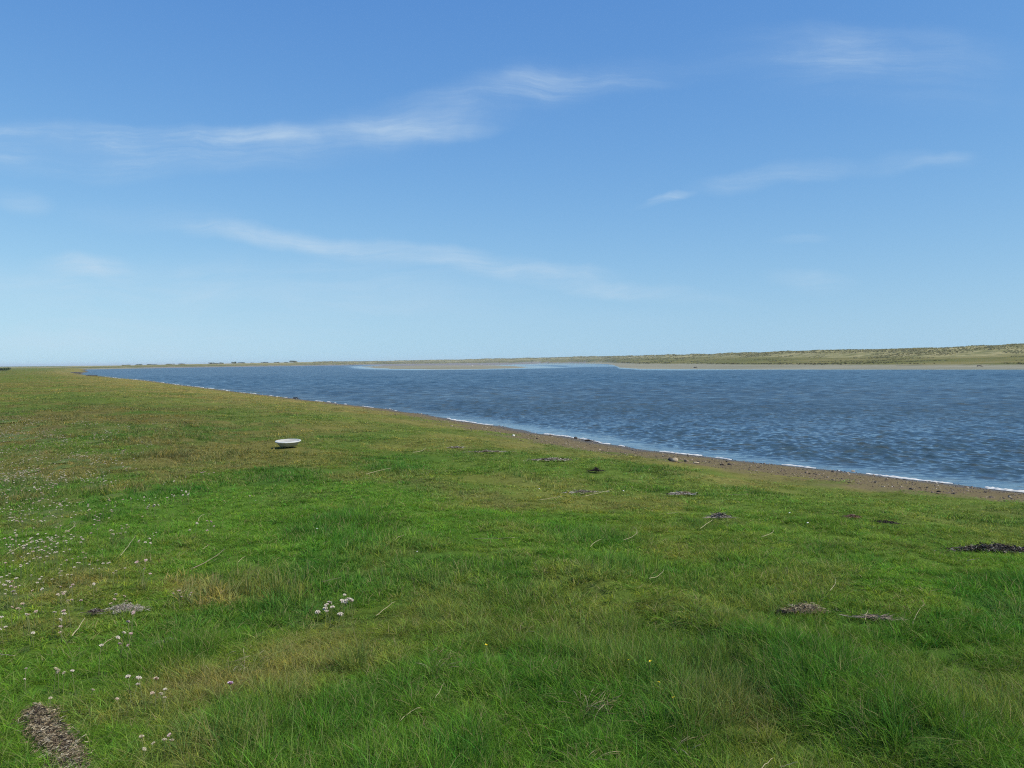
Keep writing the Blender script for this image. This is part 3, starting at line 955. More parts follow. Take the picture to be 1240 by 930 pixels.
place_pile(590, 549, 'twig_litter', 'thin line of grey litter right of the dark wrack scatter near the beach', 'twigs', 120, 50, 0.12, 0.03, 0.06, 0.2, 0.012, MIXED, 0.03, ang=0.0, angs=0.4)


def seed_tuft(px, py, n, wpx, h_, label):
    """a tuft of arching dead stalks with nodding feathery heads"""
    p = hit(px, py, h_ * 0.5); w_ = wpx * p.y / F
    V, Fc, T = [], [], []
    for i in range(n):
        bx, by = random.gauss(0, w_ * 0.22), random.gauss(0, w_ * 0.22); a = random.gauss(0.2, 1.3)
        L = h_ * random.uniform(0.6, 1.1); d = Vector((math.cos(a), math.sin(a), 0)); bend = random.uniform(0.5, 1.25)
        pts = [Vector((bx, by, 0)) + d * (bend * L * 0.75 * t ** 1.8) + Vector((0, 0, L * (t - 0.42 * bend * t ** 2.4))) for t in np.linspace(0, 1, 9)]
        rad_ = [0.0005] * 6 + [0.0011, 0.0013, 0.0004]
        V2, F2 = tube(pts, rad_, 4); k0 = len(V)
        c = np.array(random.choice([(0.34, 0.28, 0.16), (0.27, 0.21, 0.11), (0.42, 0.36, 0.23), (0.20, 0.17, 0.07)])) * random.uniform(0.6, 1.0)
        V += V2; T += [c] * len(V2); Fc += [tuple(q + k0 for q in f) for f in F2]
    me = mesh_from('dry_grass_tuft', V, Fc, M_STRAND); fattr(me, 'tint', np.array(T), 'FLOAT_COLOR')
    return link('dry_grass_tuft', me, None, (p.x, p.y, p.z), None, label, 'dead grass', 'tufts of nodding dead grass')


seed_tuft(716, 852, 30, 50, 0.15, 'largest tuft of nodding tan seed heads, in the lower middle of the lawn')
seed_tuft(712, 916, 12, 30, 0.13, 'tuft of nodding tan seed heads at the bottom edge of the lawn')
seed_tuft(629, 762, 7, 26, 0.13, 'small tuft of nodding seed heads above the dark hollow in mid lawn')
seed_tuft(668, 744, 6, 20, 0.13, 'two forked pale seed heads just right of the small tuft in mid lawn')
seed_tuft(658, 804, 9, 24, 0.12, 'brownish bent grass tuft between the buttercups and the mid lawn hollow')
seed_tuft(822, 898, 9, 40, 0.16, 'thin grey arching stems right of the largest nodding tuft')
seed_tuft(535, 800, 16, 70, 0.14, 'brownish loose tuft of seed heads left of the leftmost buttercup')
seed_tuft(290, 800, 26, 64, 0.13, 'wide sparse tuft of tan stems above the single purple thrift head')
place_pile(1064, 755, 'driftwood_stick', 'pinkish brown knotty stick lying right of the straw heap', 'stick', 90, 40, 0.03, 0.022, 0.05, 0.14, 0.012, [(0.26, 0.19, 0.15), (0.34, 0.27, 0.21)], -0.28, ang=0.0, angs=0.15, curl=0.1)
place_pile(826, 601, 'driftwood_stick', 'stubby brown stick with white chips lying in the middle of the lawn', 'stick', 120, 30, 0.05, 0.035, 0.08, 0.2, 0.020, [(0.22, 0.165, 0.12), (0.15, 0.11, 0.08), (0.5, 0.47, 0.42)], -0.02, ang=0.0, angs=0.2, curl=0.1)
place_pile(712, 535, 'seaweed_heap', 'dark seaweed lumps caught in the foam at the waterline', 'seaweed', 60, 12, 0.18, 0.05, 0.05, 0.16, 0.03, DARK[:4], 0.0)
place_pile(358, 483, 'seaweed_heap', 'dark seaweed clump at the far waterline beyond the white tub', 'seaweed', 90, 8, 0.4, 0.10, 0.1, 0.3, 0.05, DARK[:4], 0.0)

# ---- dry stalks, each from end to end
M_STALK = simple_mat('dry_stalk', (0.44, 0.38, 0.22), (0.33, 0.28, 0.15), 25.0, 0.6, 0.3, 0.1)
M_STICK = simple_mat('weathered_stick', (0.30, 0.23, 0.16), (0.20, 0.145, 0.10), 25.0, 0.8, 0.2, 0.3)
STALKS = [
    (146, 670, 172, 640, 3.2, 's', 'bright straw lying slantwise between thrift flowers on the left meadow'),
    (230, 687, 272, 667, 4.0, 'k', 'brown stick lying in the grass right of the slanting straw'),
    (87, 767, 103, 751, 4.2, 's', 'short bright straw pointing at the pale dead grass clump'),
    (-6, 788, 18, 797, 3.4, 's', 'pale straw at the left edge among thrift above the wrack mat'),
    (443, 573, 478, 567, 3.6, 's', 'long pale straw lying level below the white tub'),
    (500, 547, 518, 542, 4.0, 's', 'short pale straw near the beach, left of the dark wrack scatter'),
    (574, 650, 624, 653, 2.6, 's', 'long pale straw lying level in the middle of the lawn'),
    (478, 652, 489, 650, 3.0, 's', 'very short straw left of the long level one in mid lawn'),
    (390, 702, 413, 702, 2.4, 's', 'thin level straw above the white thrift clump'),
    (455, 743, 478, 731, 2.8, 's', 'thin slanting straw just right of the white thrift clump'),
    (654, 604, 682, 602, 3.0, 's', 'left of two straws lying in line before the grey twig litter'),
    (704, 600, 742, 593, 3.0, 's', 'right of two straws lying in line, over the grey twig litter'),
    (715, 660, 728, 655, 2.8, 's', 'short straw tilted in the centre of the lawn right of the long level one'),
    (755, 652, 767, 640, 2.2, 's', 'thin greenish straw leaning up near the lawn centre'),
    (786, 698, 804, 692, 2.4, 's', 'thin straw lying in the green turf well below the lawn centre'),
    (848, 638, 863, 631, 3.2, 's', 'long straw poking out left of the grey twig bundle'),
    (922, 648, 937, 644, 2.8, 's', 'short pale straw right of the grey twig bundle'),
    (807, 621, 824, 622, 2.4, 's', 'thin level straw left of the grey twig bundle'),
    (882, 598, 906, 600, 2.6, 's', 'thin level straw near the beach above the grey twig bundle'),
    (1171, 677, 1186, 678, 3.4, 's', 'pale straw lying just under the big dark seaweed heap'),
    (485, 869, 509, 860, 2.0, 's', 'thin pale straw leaning in the tall grass at the lower middle'),
    (527, 841, 537, 830, 1.8, 's', 'short pale stem leaning upright in the lower middle grass'),
    (912, 934, 936, 922, 2.6, 's', 'pale straw slanting at the bottom edge of the lawn'),
    (944, 925, 966, 927, 2.4, 's', 'level pale straw right of the slanting one at the bottom edge'),
    (78, 643, 88, 632, 3.0, 's', 'small pale straw standing out among the far left thrift'),
    (8, 668, 40, 656, 3.0, 's', 'greenish straw at the left edge among many thrift heads'),
    (240, 629, 248, 624, 3.0, 's', 'tiny straw on the left meadow above the brown stick'),
    (288, 679, 297, 676, 2.8, 's', 'tiny straw right of the brown stick'),
    (245, 663, 252, 661, 2.8, 's', 'tiny straw just above the brown stick'),
    (216, 717, 226, 716, 2.8, 's', 'tiny level straw below the brown stick'),
    (1048, 748, 1052, 741, 2.6, 's', 'short upright stem left of the pinkish brown stick'),
    (1105, 752, 1119, 735, 2.0, 's', 'thin stem leaning right of the pinkish brown stick'),
    (1005, 712, 1012, 703, 2.4, 's', 'short stem leaning above the straw heap on the right lawn'),
    (125, 777, 141, 773, 2.4, 's', 'thin pale straw reaching to a thrift head right of the short bright one'),
]
for (x0, y0, x1, y1, mm, mk, lab) in STALKS:
    a = hit(x0, y0, 0.07); b_ = hit(x1, y1, 0.07)
    a = a + Vector((0, 0, 0.055)); b_ = b_ + Vector((0, 0, 0.085))
    if (b_ - a).length > 0.9: b_ = a + (b_ - a) * 0.9 / (b_ - a).length
    mid = (a + b_) / 2
    sag = Vector((random.gauss(0, 0.06), random.gauss(0, 0.06), random.uniform(-0.005, 0.015))) * (b_ - a).length
    pts = []
    for k in range(9):
        t = k / 8
        pts.append(a.lerp(b_, t) - mid + sag * (4 * t * (1 - t)) + Vector((random.gauss(0, 0.0015), random.gauss(0, 0.0015), random.gauss(0, 0.0015))))
    r0 = mm / 1000 * 0.55 * (1.0 + mid.length / 14)
    V, Fc = tube(pts, [r0 * (1 - 0.45 * k / 8) for k in range(9)], 5)
    link('stick' if mk == 'k' else 'straw_stalk', mesh_from('stalk', V, Fc, M_STICK if mk == 'k' else M_STALK), None, mid, None, lab, 'stick' if mk == 'k' else 'straw',
         'dry stalks lying on the turf')

# ---- stones
M_STONE_P = simple_mat('pale_stone', (0.46, 0.38, 0.26), (0.34, 0.27, 0.17), 14.0, 0.8, 0.25, 0.5)
M_STONE_D = simple_mat('dark_stone', (0.060, 0.050, 0.042), (0.030, 0.027, 0.024), 10.0, 0.6, 0.35, 0.6)
M_STONE_W = simple_mat('white_stone', (0.78, 0.76, 0.70), (0.66, 0.63, 0.57), 10.0, 0.7, 0.3, 0.2)


def stone(px, py, wpx, name, mat, label, group, seed, flat=0.6, sq=1.0):
    p = hit(px, py)
    r_ = wpx * p.y / F / 2
    o = link(name, rock_mesh(name, mat, seed, flat), None, (p.x, p.y, p.z + r_ * flat * 0.45), (0, 0, seed * 1.3), label, 'stone', group)
    o.scale = (r_, r_ * sq, r_)
    EXCL.append((p.x, p.y, r_ * 1.2)); EXCL.append((p.x, p.y - r_ * 2.5, r_ * 1.2))
    return o


stone(817, 559, 8, 'stone', M_STONE_P, 'pale yellow stone standing at the grass edge of the beach', 'stones by the beach', 3, 0.85)
stone(812, 558, 6, 'stone', M_STONE_D, 'dark stone leaning against the pale yellow one at the grass edge', 'stones by the beach', 4, 0.9)
stone(843, 561, 7, 'stone', M_STONE_P, 'flat tan stone right of the pale yellow one on the beach', 'stones by the beach', 5, 0.35)
stone(622, 528, 3.2, 'stone', M_STONE_W, 'small bright white stone at the top edge of the meadow', 'stones by the beach', 6, 0.8)
stone(697, 531, 4, 'stone', M_STONE_D, 'small dark stone at the waterline beside the seaweed lumps', 'stones by the beach', 7, 0.8)
k_ = 0
for (px, py, wp) in [(982, 563.5, 5), (1008, 571, 3), (1155, 598, 3), (1222, 601, 3), (1060, 584, 3), (880, 559, 3)]:
    k_ += 1
    stone(px, py, wp, 'stone', M_STONE_D, 'small dark stone lying on the brown gravel beach right of the pale yellow stone', 'dark stones strewn on the gravel', 8 + k_, 0.6)
for (px, py, wp, lab) in [(91, 451.6, 13, 'farther low dark weedy rock where the left beach ends'), (111, 455.4, 13, 'nearer low dark weedy rock at the left end of the beach')]:
    p = at(px, py, 0.25); r_ = wp * p.y / F / 2
    o = link('rock', rock_mesh('rock', M_STONE_D, int(px), 0.3), None, (p.x, p.y, G(p.x, p.y) + 0.05), None, lab, 'rock', 'dark rocks at the far left'); o.scale = (r_, r_ * 1.2, r_ * 0.55)
for (px, py, L, lab) in [(842.5, 445.3, 1.3, 'small dark driftwood stump on the pale sand across the water'), (1187, 444.3, 1.7, 'long dark driftwood log on the far sand at the right')]:
    p = at(px, py, 0.15); p.z = G(p.x, p.y)
    pts = [Vector((L * (t - 0.5), 0.05 * math.sin(t * 9), 0.14 + 0.12 * math.sin(t * 5))) for t in np.linspace(0, 1, 9)]
    V, Fc = tube(pts, [0.17 - 0.08 * t for t in np.linspace(0, 1, 9)], 8)
    V2, F2 = tube([Vector((0.1 * L, 0, 0.2)), Vector((0.18 * L, 0.05, 0.42)), Vector((0.22 * L, 0.02, 0.55))], [0.07, 0.05, 0.03], 6)
    Fc = Fc + [tuple(i + len(V) for i in f) for f in F2]; V = V + V2
    link('driftwood_log', mesh_from('driftwood_log', V, Fc, M_STONE_D), None, p, (0, 0, 0.1), lab, 'driftwood')

# ---- shells in the grass
for i, (px, py, lab) in enumerate([(384, 640, 'tiny white shell left of the darkest grass tuft in the meadow'), (755, 594.5, 'tiny white shell at the right end of the straws in mid meadow'),
                                   (653, 592, 'tiny white shell above the left of the two straws in line'), (505, 668, 'tiny pale shell near the dark hummocks of the middle lawn'),
                                   (956, 621, 'tiny upright white shell right of the twig bundle near the beach'), (978, 633, 'tiny flat white shell left of the rust brown wrack')]):
    p = hit(px, py, 0.06); r_ = 2.4 * p.y / F / 2
    V, Fc = lathe([(0.02, 0.55), (0.45, 0.45), (0.85, 0.2), (1.0, 0.0), (0.92, 0.0), (0.7, 0.15), (0.02, 0.3)], 14)
    V = [(x * (1 + 0.15 * math.cos(7 * math.atan2(y, x))), y, z) for x, y, z in V]
    o = link('shell', mesh_from('shell', V, Fc, M_STONE_W), None, (p.x, p.y, p.z + 0.06), (0.3, 0.2, i), lab, 'shell', 'white shells in the turf')
    o.scale = (r_,) * 3

# ---- thrift
def petal_material():
    m, nt, out = new_mat('thrift_petal'); b = N(nt)
    col = b.attr('tint', 'Color'); rnd = b.node('ShaderNodeObjectInfo').outputs['Random']
    bs = b.bsdf(col, 0.8, 0.1); b.lk(bs.outputs[0], out.inputs[0])
    return m


M_PETAL = petal_material()
M_STEM = simple_mat('thrift_stem', (0.13, 0.17, 0.06), (0.20, 0.19, 0.08), 20.0, 0.8, 0.2, 0.1)
M_LEAF = simple_mat('thrift_leaf', (0.05, 0.10, 0.03), (0.09, 0.13, 0.045), 30.0, 0.8, 0.2, 0.1)


def head_mesh(name, top, low, seed):
    random.seed(seed)
    V, Fc, T = [], [], []
    top = np.array(top); low = np.array(low)
    V0, F0 = lathe([(0.001, -0.55), (0.35, -0.5), (0.62, -0.2), (0.66, 0.05), (0.5, 0.25), (0.001, 0.35)], 10)
    V += V0; Fc += F0
    for v in V0: T.append(low * 0.8 if v[2] < 0.1 else (top + low) / 2)
    for i in range(46):
        ph = math.acos(1 - 1.15 * (i + 0.5) / 46); th = i * 2.39996
        d = Vector((math.sin(ph) * math.cos(th), math.sin(ph) * math.sin(th), math.cos(ph) * 0.72))
        a = d.orthogonal().normalized(); c = d.cross(a).normalized()
        rot = random.uniform(0, 6.28); a, c = a * math.cos(rot) + c * math.sin(rot), c * math.cos(rot) - a * math.sin(rot)
        base = d * 0.55; tip = d * random.uniform(0.86, 1.08); wd_ = random.uniform(0.16, 0.27)
        i0 = len(V)
        col = top * random.uniform(0.82, 1.08) if random.random() < 0.85 else (top * 0.5 + low * 0.5)
        for q in (base - a * 0.05, base + a * 0.05, tip + a * wd_ + c * 0.05, tip + d * 0.1 + c * 0.12, tip - a * wd_ + c * 0.05): V.append(q); T.append(col)
        Fc.append((i0, i0 + 1, i0 + 2, i0 + 3, i0 + 4))
    me = mesh_from(name, V, Fc, M_PETAL, smooth=False)
    fattr(me, 'tint', np.array(T), 'FLOAT_COLOR')
    return me


HEADS = {
    'white': [head_mesh('thrift_head_white', (0.66, 0.60, 0.50), (0.30, 0.22, 0.16), s) for s in (1, 2)],
    'pink': [head_mesh('thrift_head_pink', (0.64, 0.50, 0.46), (0.30, 0.15, 0.15), s) for s in (3, 4)],
    'cream': [head_mesh('thrift_head_cream', (0.52, 0.47, 0.33), (0.32, 0.26, 0.15), s) for s in (5, 6)],
    'rust': [head_mesh('thrift_head_rust', (0.56, 0.46, 0.36), (0.34, 0.19, 0.10), s) for s in (7, 8)],
    'purple': [head_mesh('thrift_head_purple', (0.70, 0.52, 0.66), (0.26, 0.08, 0.20), s) for s in (9, 10)],
}
random.seed(5)


def stem_mesh(name, h, bend):
    pts = [Vector((bend * t * t * h, 0.25 * bend * t * h, t * h)) for t in np.linspace(0, 1, 6)]
    V, Fc = tube(pts, [0.0016 - 0.0004 * t for t in np.linspace(0, 1, 6)], 5)
    return mesh_from(name, V, Fc, M_STEM), pts[-1]


STEMS = [stem_mesh('thrift_stem', 1.0, b_) for b_ in (-0.12, 0.05, 0.2)]
# unit stems are scaled in z only by building three lengths
STEMS = [stem_mesh('thrift_stem', h, b_) for h, b_ in ((0.10, -0.2), (0.125, 0.1), (0.15, -0.1), (0.17, 0.22))]
Vc, Fc_, _ = [], [], 0
for i in range(70):
    a = random.uniform(0, 6.28); l = random.uniform(0.02, 0.05); t = random.uniform(0.3, 1.2); bx, by = random.gauss(0, 0.018), random.gauss(0, 0.018)
    i0 = len(Vc); d = Vector((math.cos(a) * math.sin(t), math.sin(a) * math.sin(t), math.cos(t))); sd = Vector((-math.sin(a), math.cos(a), 0)) * 0.0012
    Vc += [Vector((bx, by, 0)) - sd, Vector((bx, by, 0)) + sd, Vector((bx, by, 0)) + d * l]; Fc_.append((i0, i0 + 1, i0 + 2))
CUSHION = mesh_from('thrift_cushion', Vc, Fc_, M_LEAF, smooth=False)


def thrift(px, py, n, spread_px, kind, label, group, hs=1.0, size=1.0):
    """a rooted plant: cushion of leaves, stems, a flower head on each"""
    st_h = 0.115 * hs
    p = hit(px, py, st_h)
    sp_ = spread_px * p.y / F
    root = bpy.data.objects.new('thrift_plant', None); COL.objects.link(root)
    root.location = p; root['label'] = label; root['category'] = 'flower'; root['group'] = group
    link('leaf_cushion', CUSHION, root, (0, 0, 0.0), (0, 0, random.uniform(0, 6)))
    for i in range(n):
        sm, tip = random.choice(STEMS)
        if n == 1: ox, oy = 0, 0
        else: ox, oy = random.uniform(-.5, .5) * sp_, random.uniform(-.9, .9) * sp_
        rz = random.uniform(0, 6.28)
        s_ = hs * random.uniform(0.85, 1.1)
        so = link('stem', sm, root, (ox, oy, 0), (random.gauss(0, 0.10), random.gauss(0, 0.10), rz)); so.scale = (s_,) * 3
        ho = link('flower_head', random.choice(HEADS[kind]), so, tip, (random.gauss(0, 0.3), random.gauss(0, 0.3), random.uniform(0, 6)))
        hsz = random.uniform(0.0068, 0.0105) * size / s_
        ho.scale = (hsz, hsz, hsz * random.uniform(0.75, 1.0))
    return root


def thrift_far(px, py, n, spread_px, kind, label, group):
    """the same plant as one mesh where its heads are a pixel or two wide"""
    p = hit(px, py, 0.11); sp_ = min(0.42, spread_px * p.y / F)
    V, Fc = lathe([(0.001, 0.014), (0.6, 0.011), (1.0, -0.01)], 12)
    V = [(x * (sp_ * 0.5 + 0.01), y * (sp_ * 0.9 + 0.01), z - 0.004) for x, y, z in V]; T = [(0.085, 0.115, 0.026)] * len(V)
    for i in range(n):
        ox, oy = random.uniform(-.5, .5) * sp_, random.uniform(-.9, .9) * sp_
        h = random.uniform(0.08, 0.15)
        hm = random.choice(HEADS[kind]); s_ = random.choice((0.0055, 0.007, 0.008, 0.0095)) * (1 + p.y / 80)
        i0 = len(V)
        tcol = [d.color[:3] for d in hm.attributes['tint'].data]
        V += [(v.co.x * s_ + ox, v.co.y * s_ + oy, v.co.z * s_ * 0.8 + h) for v in hm.vertices]; T += tcol
        Fc += [tuple(q + i0 for q in f.vertices) for f in hm.polygons]
        i0 = len(V); V2, F2 = tube([(ox, oy, 0), (ox, oy, h - 0.004)], [0.0018, 0.0014], 4)
        V += V2; T += [(0.11, 0.15, 0.05)] * len(V2); Fc += [tuple(q + i0 for q in f) for f in F2]
    me = mesh_from('thrift_plant', V, Fc, M_PETAL, smooth=False); fattr(me, 'tint', np.array(T), 'FLOAT_COLOR')
    return link('thrift_plant', me, None, p, None, label, 'flower', group)


GN = 'thrift flowers in the near left turf'
NEAR = [
    (405, 734, 17, 44, 'white', 'dense clump of many white thrift heads alone in the near middle turf', 1.0, 1.6),
    (278, 829, 1, 8, 'purple', 'single purple pink thrift head right of the other near flowers', 1.0, 1.4),
    (206, 881, 1, 8, 'pink', 'single rosy thrift bud low in the grass below the near row of stems', 0.9, 1.3),
    (160, 823, 2, 8, 'white', 'leftmost two white heads of the upright near row of thrift stems', 1.25, 1.2),
    (172, 826, 1, 8, 'white', 'white head second in the upright near row of thrift stems', 1.2, 1.2),
    (188, 828, 1, 8, 'rust', 'brownish pink head third in the upright near row of thrift stems', 1.2, 1.15),
    (200, 831, 1, 8, 'white', 'small white head ending the upright near row of thrift stems', 1.1, 1.0),
    (119, 790, 1, 8, 'white', 'white thrift head alone on a tall pale stem below the dead grass clump', 1.3, 1.25),
    (144, 773, 2, 9, 'white', 'two white thrift heads below the dead grass clump, one above another', 1.2, 1.1),
    (158, 775, 3, 12, 'pink', 'pale pink thrift trio right of the white pair below the dead grass', 1.2, 1.1),
    (160, 752, 3, 12, 'pink', 'pink thrift heads at the right end of the dead grass clump', 1.1, 1.1),
    (73, 811, 3, 10, 'cream', 'cream thrift tuft with close heads left of the tall pale stem', 1.1, 1.25),
    (91, 813, 1, 8, 'white', 'small white thrift head right of the cream tuft', 1.1, 1.1),
    (31, 818, 2, 14, 'white', 'two small white thrift heads low on the left edge of the turf', 1.0, 0.9),
    (66, 748, 3, 18, 'white', 'white thrift with dark bracts left of the short bright straw', 1.1, 1.2),
    (82, 754, 3, 14, 'pink', 'pink thrift heads just above the short bright straw', 1.1, 1.1),
    (46, 737, 4, 24, 'rust', 'rusty fading thrift tuft left of the white dark bracted heads', 1.3, 1.15),
    (50, 721, 1, 6, 'white', 'white thrift head above the rusty fading tuft', 1.1, 1.25),
    (28, 711, 4, 12, 'rust', 'rusty fading thrift tuft standing highest above the white head', 1.2, 1.1),
    (84, 733, 4, 14, 'cream', 'cream fading thrift tuft with orange stems beside a grey cushion', 1.2, 1.15),
    (97, 721, 3, 14, 'pink', 'dull pink thrift heads on the grey cushion', 0.9, 1.0),
    (82, 699, 2, 12, 'cream', 'two cream thrift heads above the grey cushion', 1.1, 1.0),
    (114, 710, 1, 6, 'white', 'white thrift head right of the two cream heads', 1.1, 1.1),
    (135, 715, 1, 6, 'white', 'bright white thrift head right of the other white one above the dead grass', 1.1, 1.2),
    (147, 727, 4, 12, 'rust', 'rust brown thrift tuft above the right end of the dead grass clump', 1.1, 1.1),
    (175, 690, 5, 14, 'pink', 'tall pink thrift group with three heads in a slope right of the meadow straw', 1.3, 1.25),
    (142, 688, 3, 12, 'cream', 'cream thrift heads left of the tall pink group', 1.2, 1.1),
    (30, 763, 2, 12, 'white', 'white thrift heads just above the pale straw at the left edge', 1.1, 1.1),
    (5, 755, 3, 12, 'white', 'cluster of white thrift cut by the left edge of the view', 1.1, 1.1),
    (88, 777, 1, 6, 'rust', 'single rusty thrift head below the short bright straw', 1.1, 1.1),
    (8, 716, 5, 16, 'white', 'white thrift cluster at the left edge above the others', 1.1, 1.1),
    (14, 735, 2, 12, 'rust', 'two faded thrift heads at the left edge below the white cluster', 1.1, 1.1),
    (188, 900, 5, 34, 'cream', 'low cream flowers scattered in the grass at the bottom left', 0.7, 1.0),
    (108, 842, 1, 6, 'cream', 'single cream head between the wrack mat and the near row of stems', 1.0, 1.0),
    (60, 850, 1, 6, 'cream', 'single cream head beside the top of the wrack mat', 1.0, 1.0),
    (196, 850, 3, 14, 'cream', 'three small cream heads under the end of the near row of stems', 0.8, 0.9),
    (148, 843, 1, 6, 'rust', 'orange brown fading head under the leftmost of the near row', 0.8, 1.0),
    (180, 838, 1, 6, 'rust', 'brown fading head low between stems of the near row', 0.8, 1.0),
]
for (px, py, n, sp_, kd, lab, hs_, sz) in NEAR:
    thrift(px, py, n, sp_, kd, lab, GN, hs_, sz)
FARL = 'pale thrift plant among many dotting the far left meadow'
FARG = 'thrift flowers dotting the left meadow'
MID = [
    (206, 600, 4, 18, 'white'), (226, 600, 4, 10, 'white'), (187, 615, 5, 12, 'white'), (175, 622, 2, 8, 'cream'), (234, 639, 2, 14, 'white'), (258, 637, 4, 10, 'pink'),
    (178, 655, 4, 10, 'white'), (70, 611, 13, 30, 'white'), (50, 594, 6, 18, 'pink'), (18, 572, 8, 26, 'white'), (22, 626, 7, 26, 'white'), (58, 660, 16, 60, 'white'), (70, 656, 9, 34, 'white'),
    (10, 650, 4, 16, 'white'), (38, 652, 5, 20, 'white'), (108, 583, 7, 16, 'white'), (132, 586, 5, 10, 'white'), (108, 610, 4, 14, 'white'), (138, 607, 6, 18, 'pink'), (118, 632, 3, 8, 'pink'),
    (150, 640, 3, 10, 'white'), (55, 668, 8, 40, 'white'), (15, 665, 6, 24, 'white'), (6, 602, 4, 16, 'white'), (42, 632, 8, 34, 'white'), (75, 640, 4, 18, 'cream'), (20, 690, 4, 24, 'white'), (60, 696, 4, 26, 'cream'),
    (305, 605, 2, 8, 'white'), (95, 684, 3, 12, 'white'), (125, 672, 2, 14, 'cream')]
WHERE = ['white heads in a row far right in the left meadow', 'close white tuft ending the row right of the left meadow', 'white tuft above the slanting straw', 'cream pair at the tip of the slanting straw',
         'white pair above the brown stick', 'upright pink group above the right end of the brown stick', 'white heads just right of the slanting straw']
for i, (px, py, n, sp_, kd) in enumerate(MID):
    if i < len(WHERE): thrift(px, py, n, sp_, kd, 'thrift plant, ' + WHERE[i], GN, 1.0, 1.3)
    else: thrift_far(px, py, n, sp_, kd, FARL, FARG)
for i in range(120):
    px = min(330, abs(random.gauss(0, 95))) - 6; py = random.uniform(505, 585)
    if px > 200 and random.random() < 0.6: continue
    thrift_far(px, py, random.randint(4, 12), random.uniform(12, 34), random.choice(('white', 'cream', 'white', 'pink')), FARL, FARG)
for i in range(75):
    px = min(230, abs(random.gauss(0, 85))) - 4; py = random.uniform(580, 720)
    thrift_far(px, py, random.randint(2, 6), random.uniform(10, 28), random.choice(('white', 'cream', 'white', 'pink')), FARL, FARG)

# ---- buttercups
M_BUTTER = simple_mat('buttercup_petal', (0.72, 0.55, 0.02), (0.66, 0.48, 0.015), 30, 0.4, 0.4, 0.0)
Vb, Fb = [], []
for k in range(5):
    a = k * 1.2566; i0 = len(Vb)
    for (r_, wv_, z) in ((0.08, 0.0, 0.0), (0.6, 0.42, 0.22), (1.0, 0.25, 0.5), (1.0, -0.25, 0.5), (0.6, -0.42, 0.22)):
        Vb.append((r_ * math.cos(a) - wv_ * math.sin(a), r_ * math.sin(a) + wv_ * math.cos(a), z))
    Fb.append((i0, i0 + 1, i0 + 2, i0 + 3, i0 + 4))
BUT = mesh_from('buttercup_petals', Vb, Fb, M_BUTTER, smooth=False)
for (px, py, lab) in [(762, 799, 'left one of two yellow buttercups side by side in lush grass'), (785, 801, 'right one of two yellow buttercups side by side in lush grass'),
                      (801, 827, 'faint yellow buttercup below the side by side pair'), (814, 844, 'lowest yellow buttercup, below and right of the others'),
                      (590, 782, 'yellow buttercup left of the lush hollow in the middle lawn')]:
    p = hit(px, py, 0.105)
    root = bpy.data.objects.new('buttercup', None); COL.objects.link(root); root.location = p
    root['label'] = lab; root['category'] = 'flower'; root['group'] = 'yellow buttercups'
    so = link('stem', STEMS[1][0], root, (0, 0, 0), (0, 0, random.uniform(0, 6)))
    so.scale = (0.85,) * 3
    ho = link('petals', BUT, so, STEMS[1][1], (0.3, -0.2, 0)); ho.scale = (0.009,) * 3

# ---- gulls on the sandbar
M_GULL = simple_mat('gull_white', (0.82, 0.82, 0.80), (0.74, 0.74, 0.73), 5, 0.8, 0.1, 0.0)
M_WING = simple_mat('gull_grey', (0.38, 0.40, 0.43), (0.33, 0.35, 0.38), 5, 0.8, 0.1, 0.0)
M_LEG = simple_mat('gull_leg', (0.5, 0.25, 0.12), (0.45, 0.2, 0.1), 5, 0.6, 0.2, 0.0)
bodyp = [(-0.30, 0.30, 0.006), (-0.22, 0.30, 0.035), (-0.10, 0.29, 0.085), (0.02, 0.29, 0.10), (0.12, 0.31, 0.085), (0.18, 0.36, 0.05), (0.21, 0.41, 0.047), (0.25, 0.435, 0.05), (0.29, 0.435, 0.035), (0.32, 0.43, 0.012), (0.37, 0.42, 0.004)]
Vg, Fg = tube([Vector((a, 0, b_)) for a, b_, c in bodyp], [c for a, b_, c in bodyp], 10)
GB = mesh_from('gull_body', Vg, Fg, M_GULL)
wings = []
for sd in (-1, 1):
    Vw, Fw = tube([Vector((0.12, 0.085 * sd, 0.33)), Vector((0.0, 0.105 * sd, 0.325)), Vector((-0.16, 0.08 * sd, 0.32)), Vector((-0.34, 0.03 * sd, 0.315))], [0.02, 0.045, 0.035, 0.005], 8)
    wings.append(mesh_from('gull_wing', Vw, Fw, M_WING))
legs = []
for sd in (-1, 1):
    Vl, Fl = tube([Vector((0, 0.035 * sd, 0.22)), Vector((-0.01, 0.035 * sd, 0.1)), Vector((0.0, 0.035 * sd, 0.01)), Vector((0.06, 0.035 * sd, 0.006))], [0.012, 0.009, 0.009, 0.012], 6)
    legs.append(mesh_from('gull_leg', Vl, Fl, M_LEG))
for (px, py, rz, lab) in [(571.5, 444.1, 0.3, 'biggest looking white gull, nearest of those on the grassy sandbar'), (569, 443.4, 2.8, 'white gull just behind the nearest one on the sandbar'),
                          (582, 442.6, 0.5, 'white gull in the middle of the row on the sandbar'), (584, 442.7, 3.0, 'white gull touching the right side of the middle one'),
                          (591, 442.8, 0.2, 'rightmost white gull on the sandbar'), (562, 443.2, 2.9, 'leftmost white gull on the sandbar')]:
    p = at(px, py, 0.28); p.z = max(G(p.x, p.y), 0.0)
    root = bpy.data.objects.new('gull', None); COL.objects.link(root); root.location = p; root.rotation_euler = (0, 0, rz); root.scale = (1.7,) * 3
    root['label'] = lab; root['category'] = 'bird'; root['group'] = 'gulls resting on the sandbar'
    link('body', GB, root)
    for m_ in wings: link('wing', m_, root)
    for m_ in legs: link('leg', m_, root)

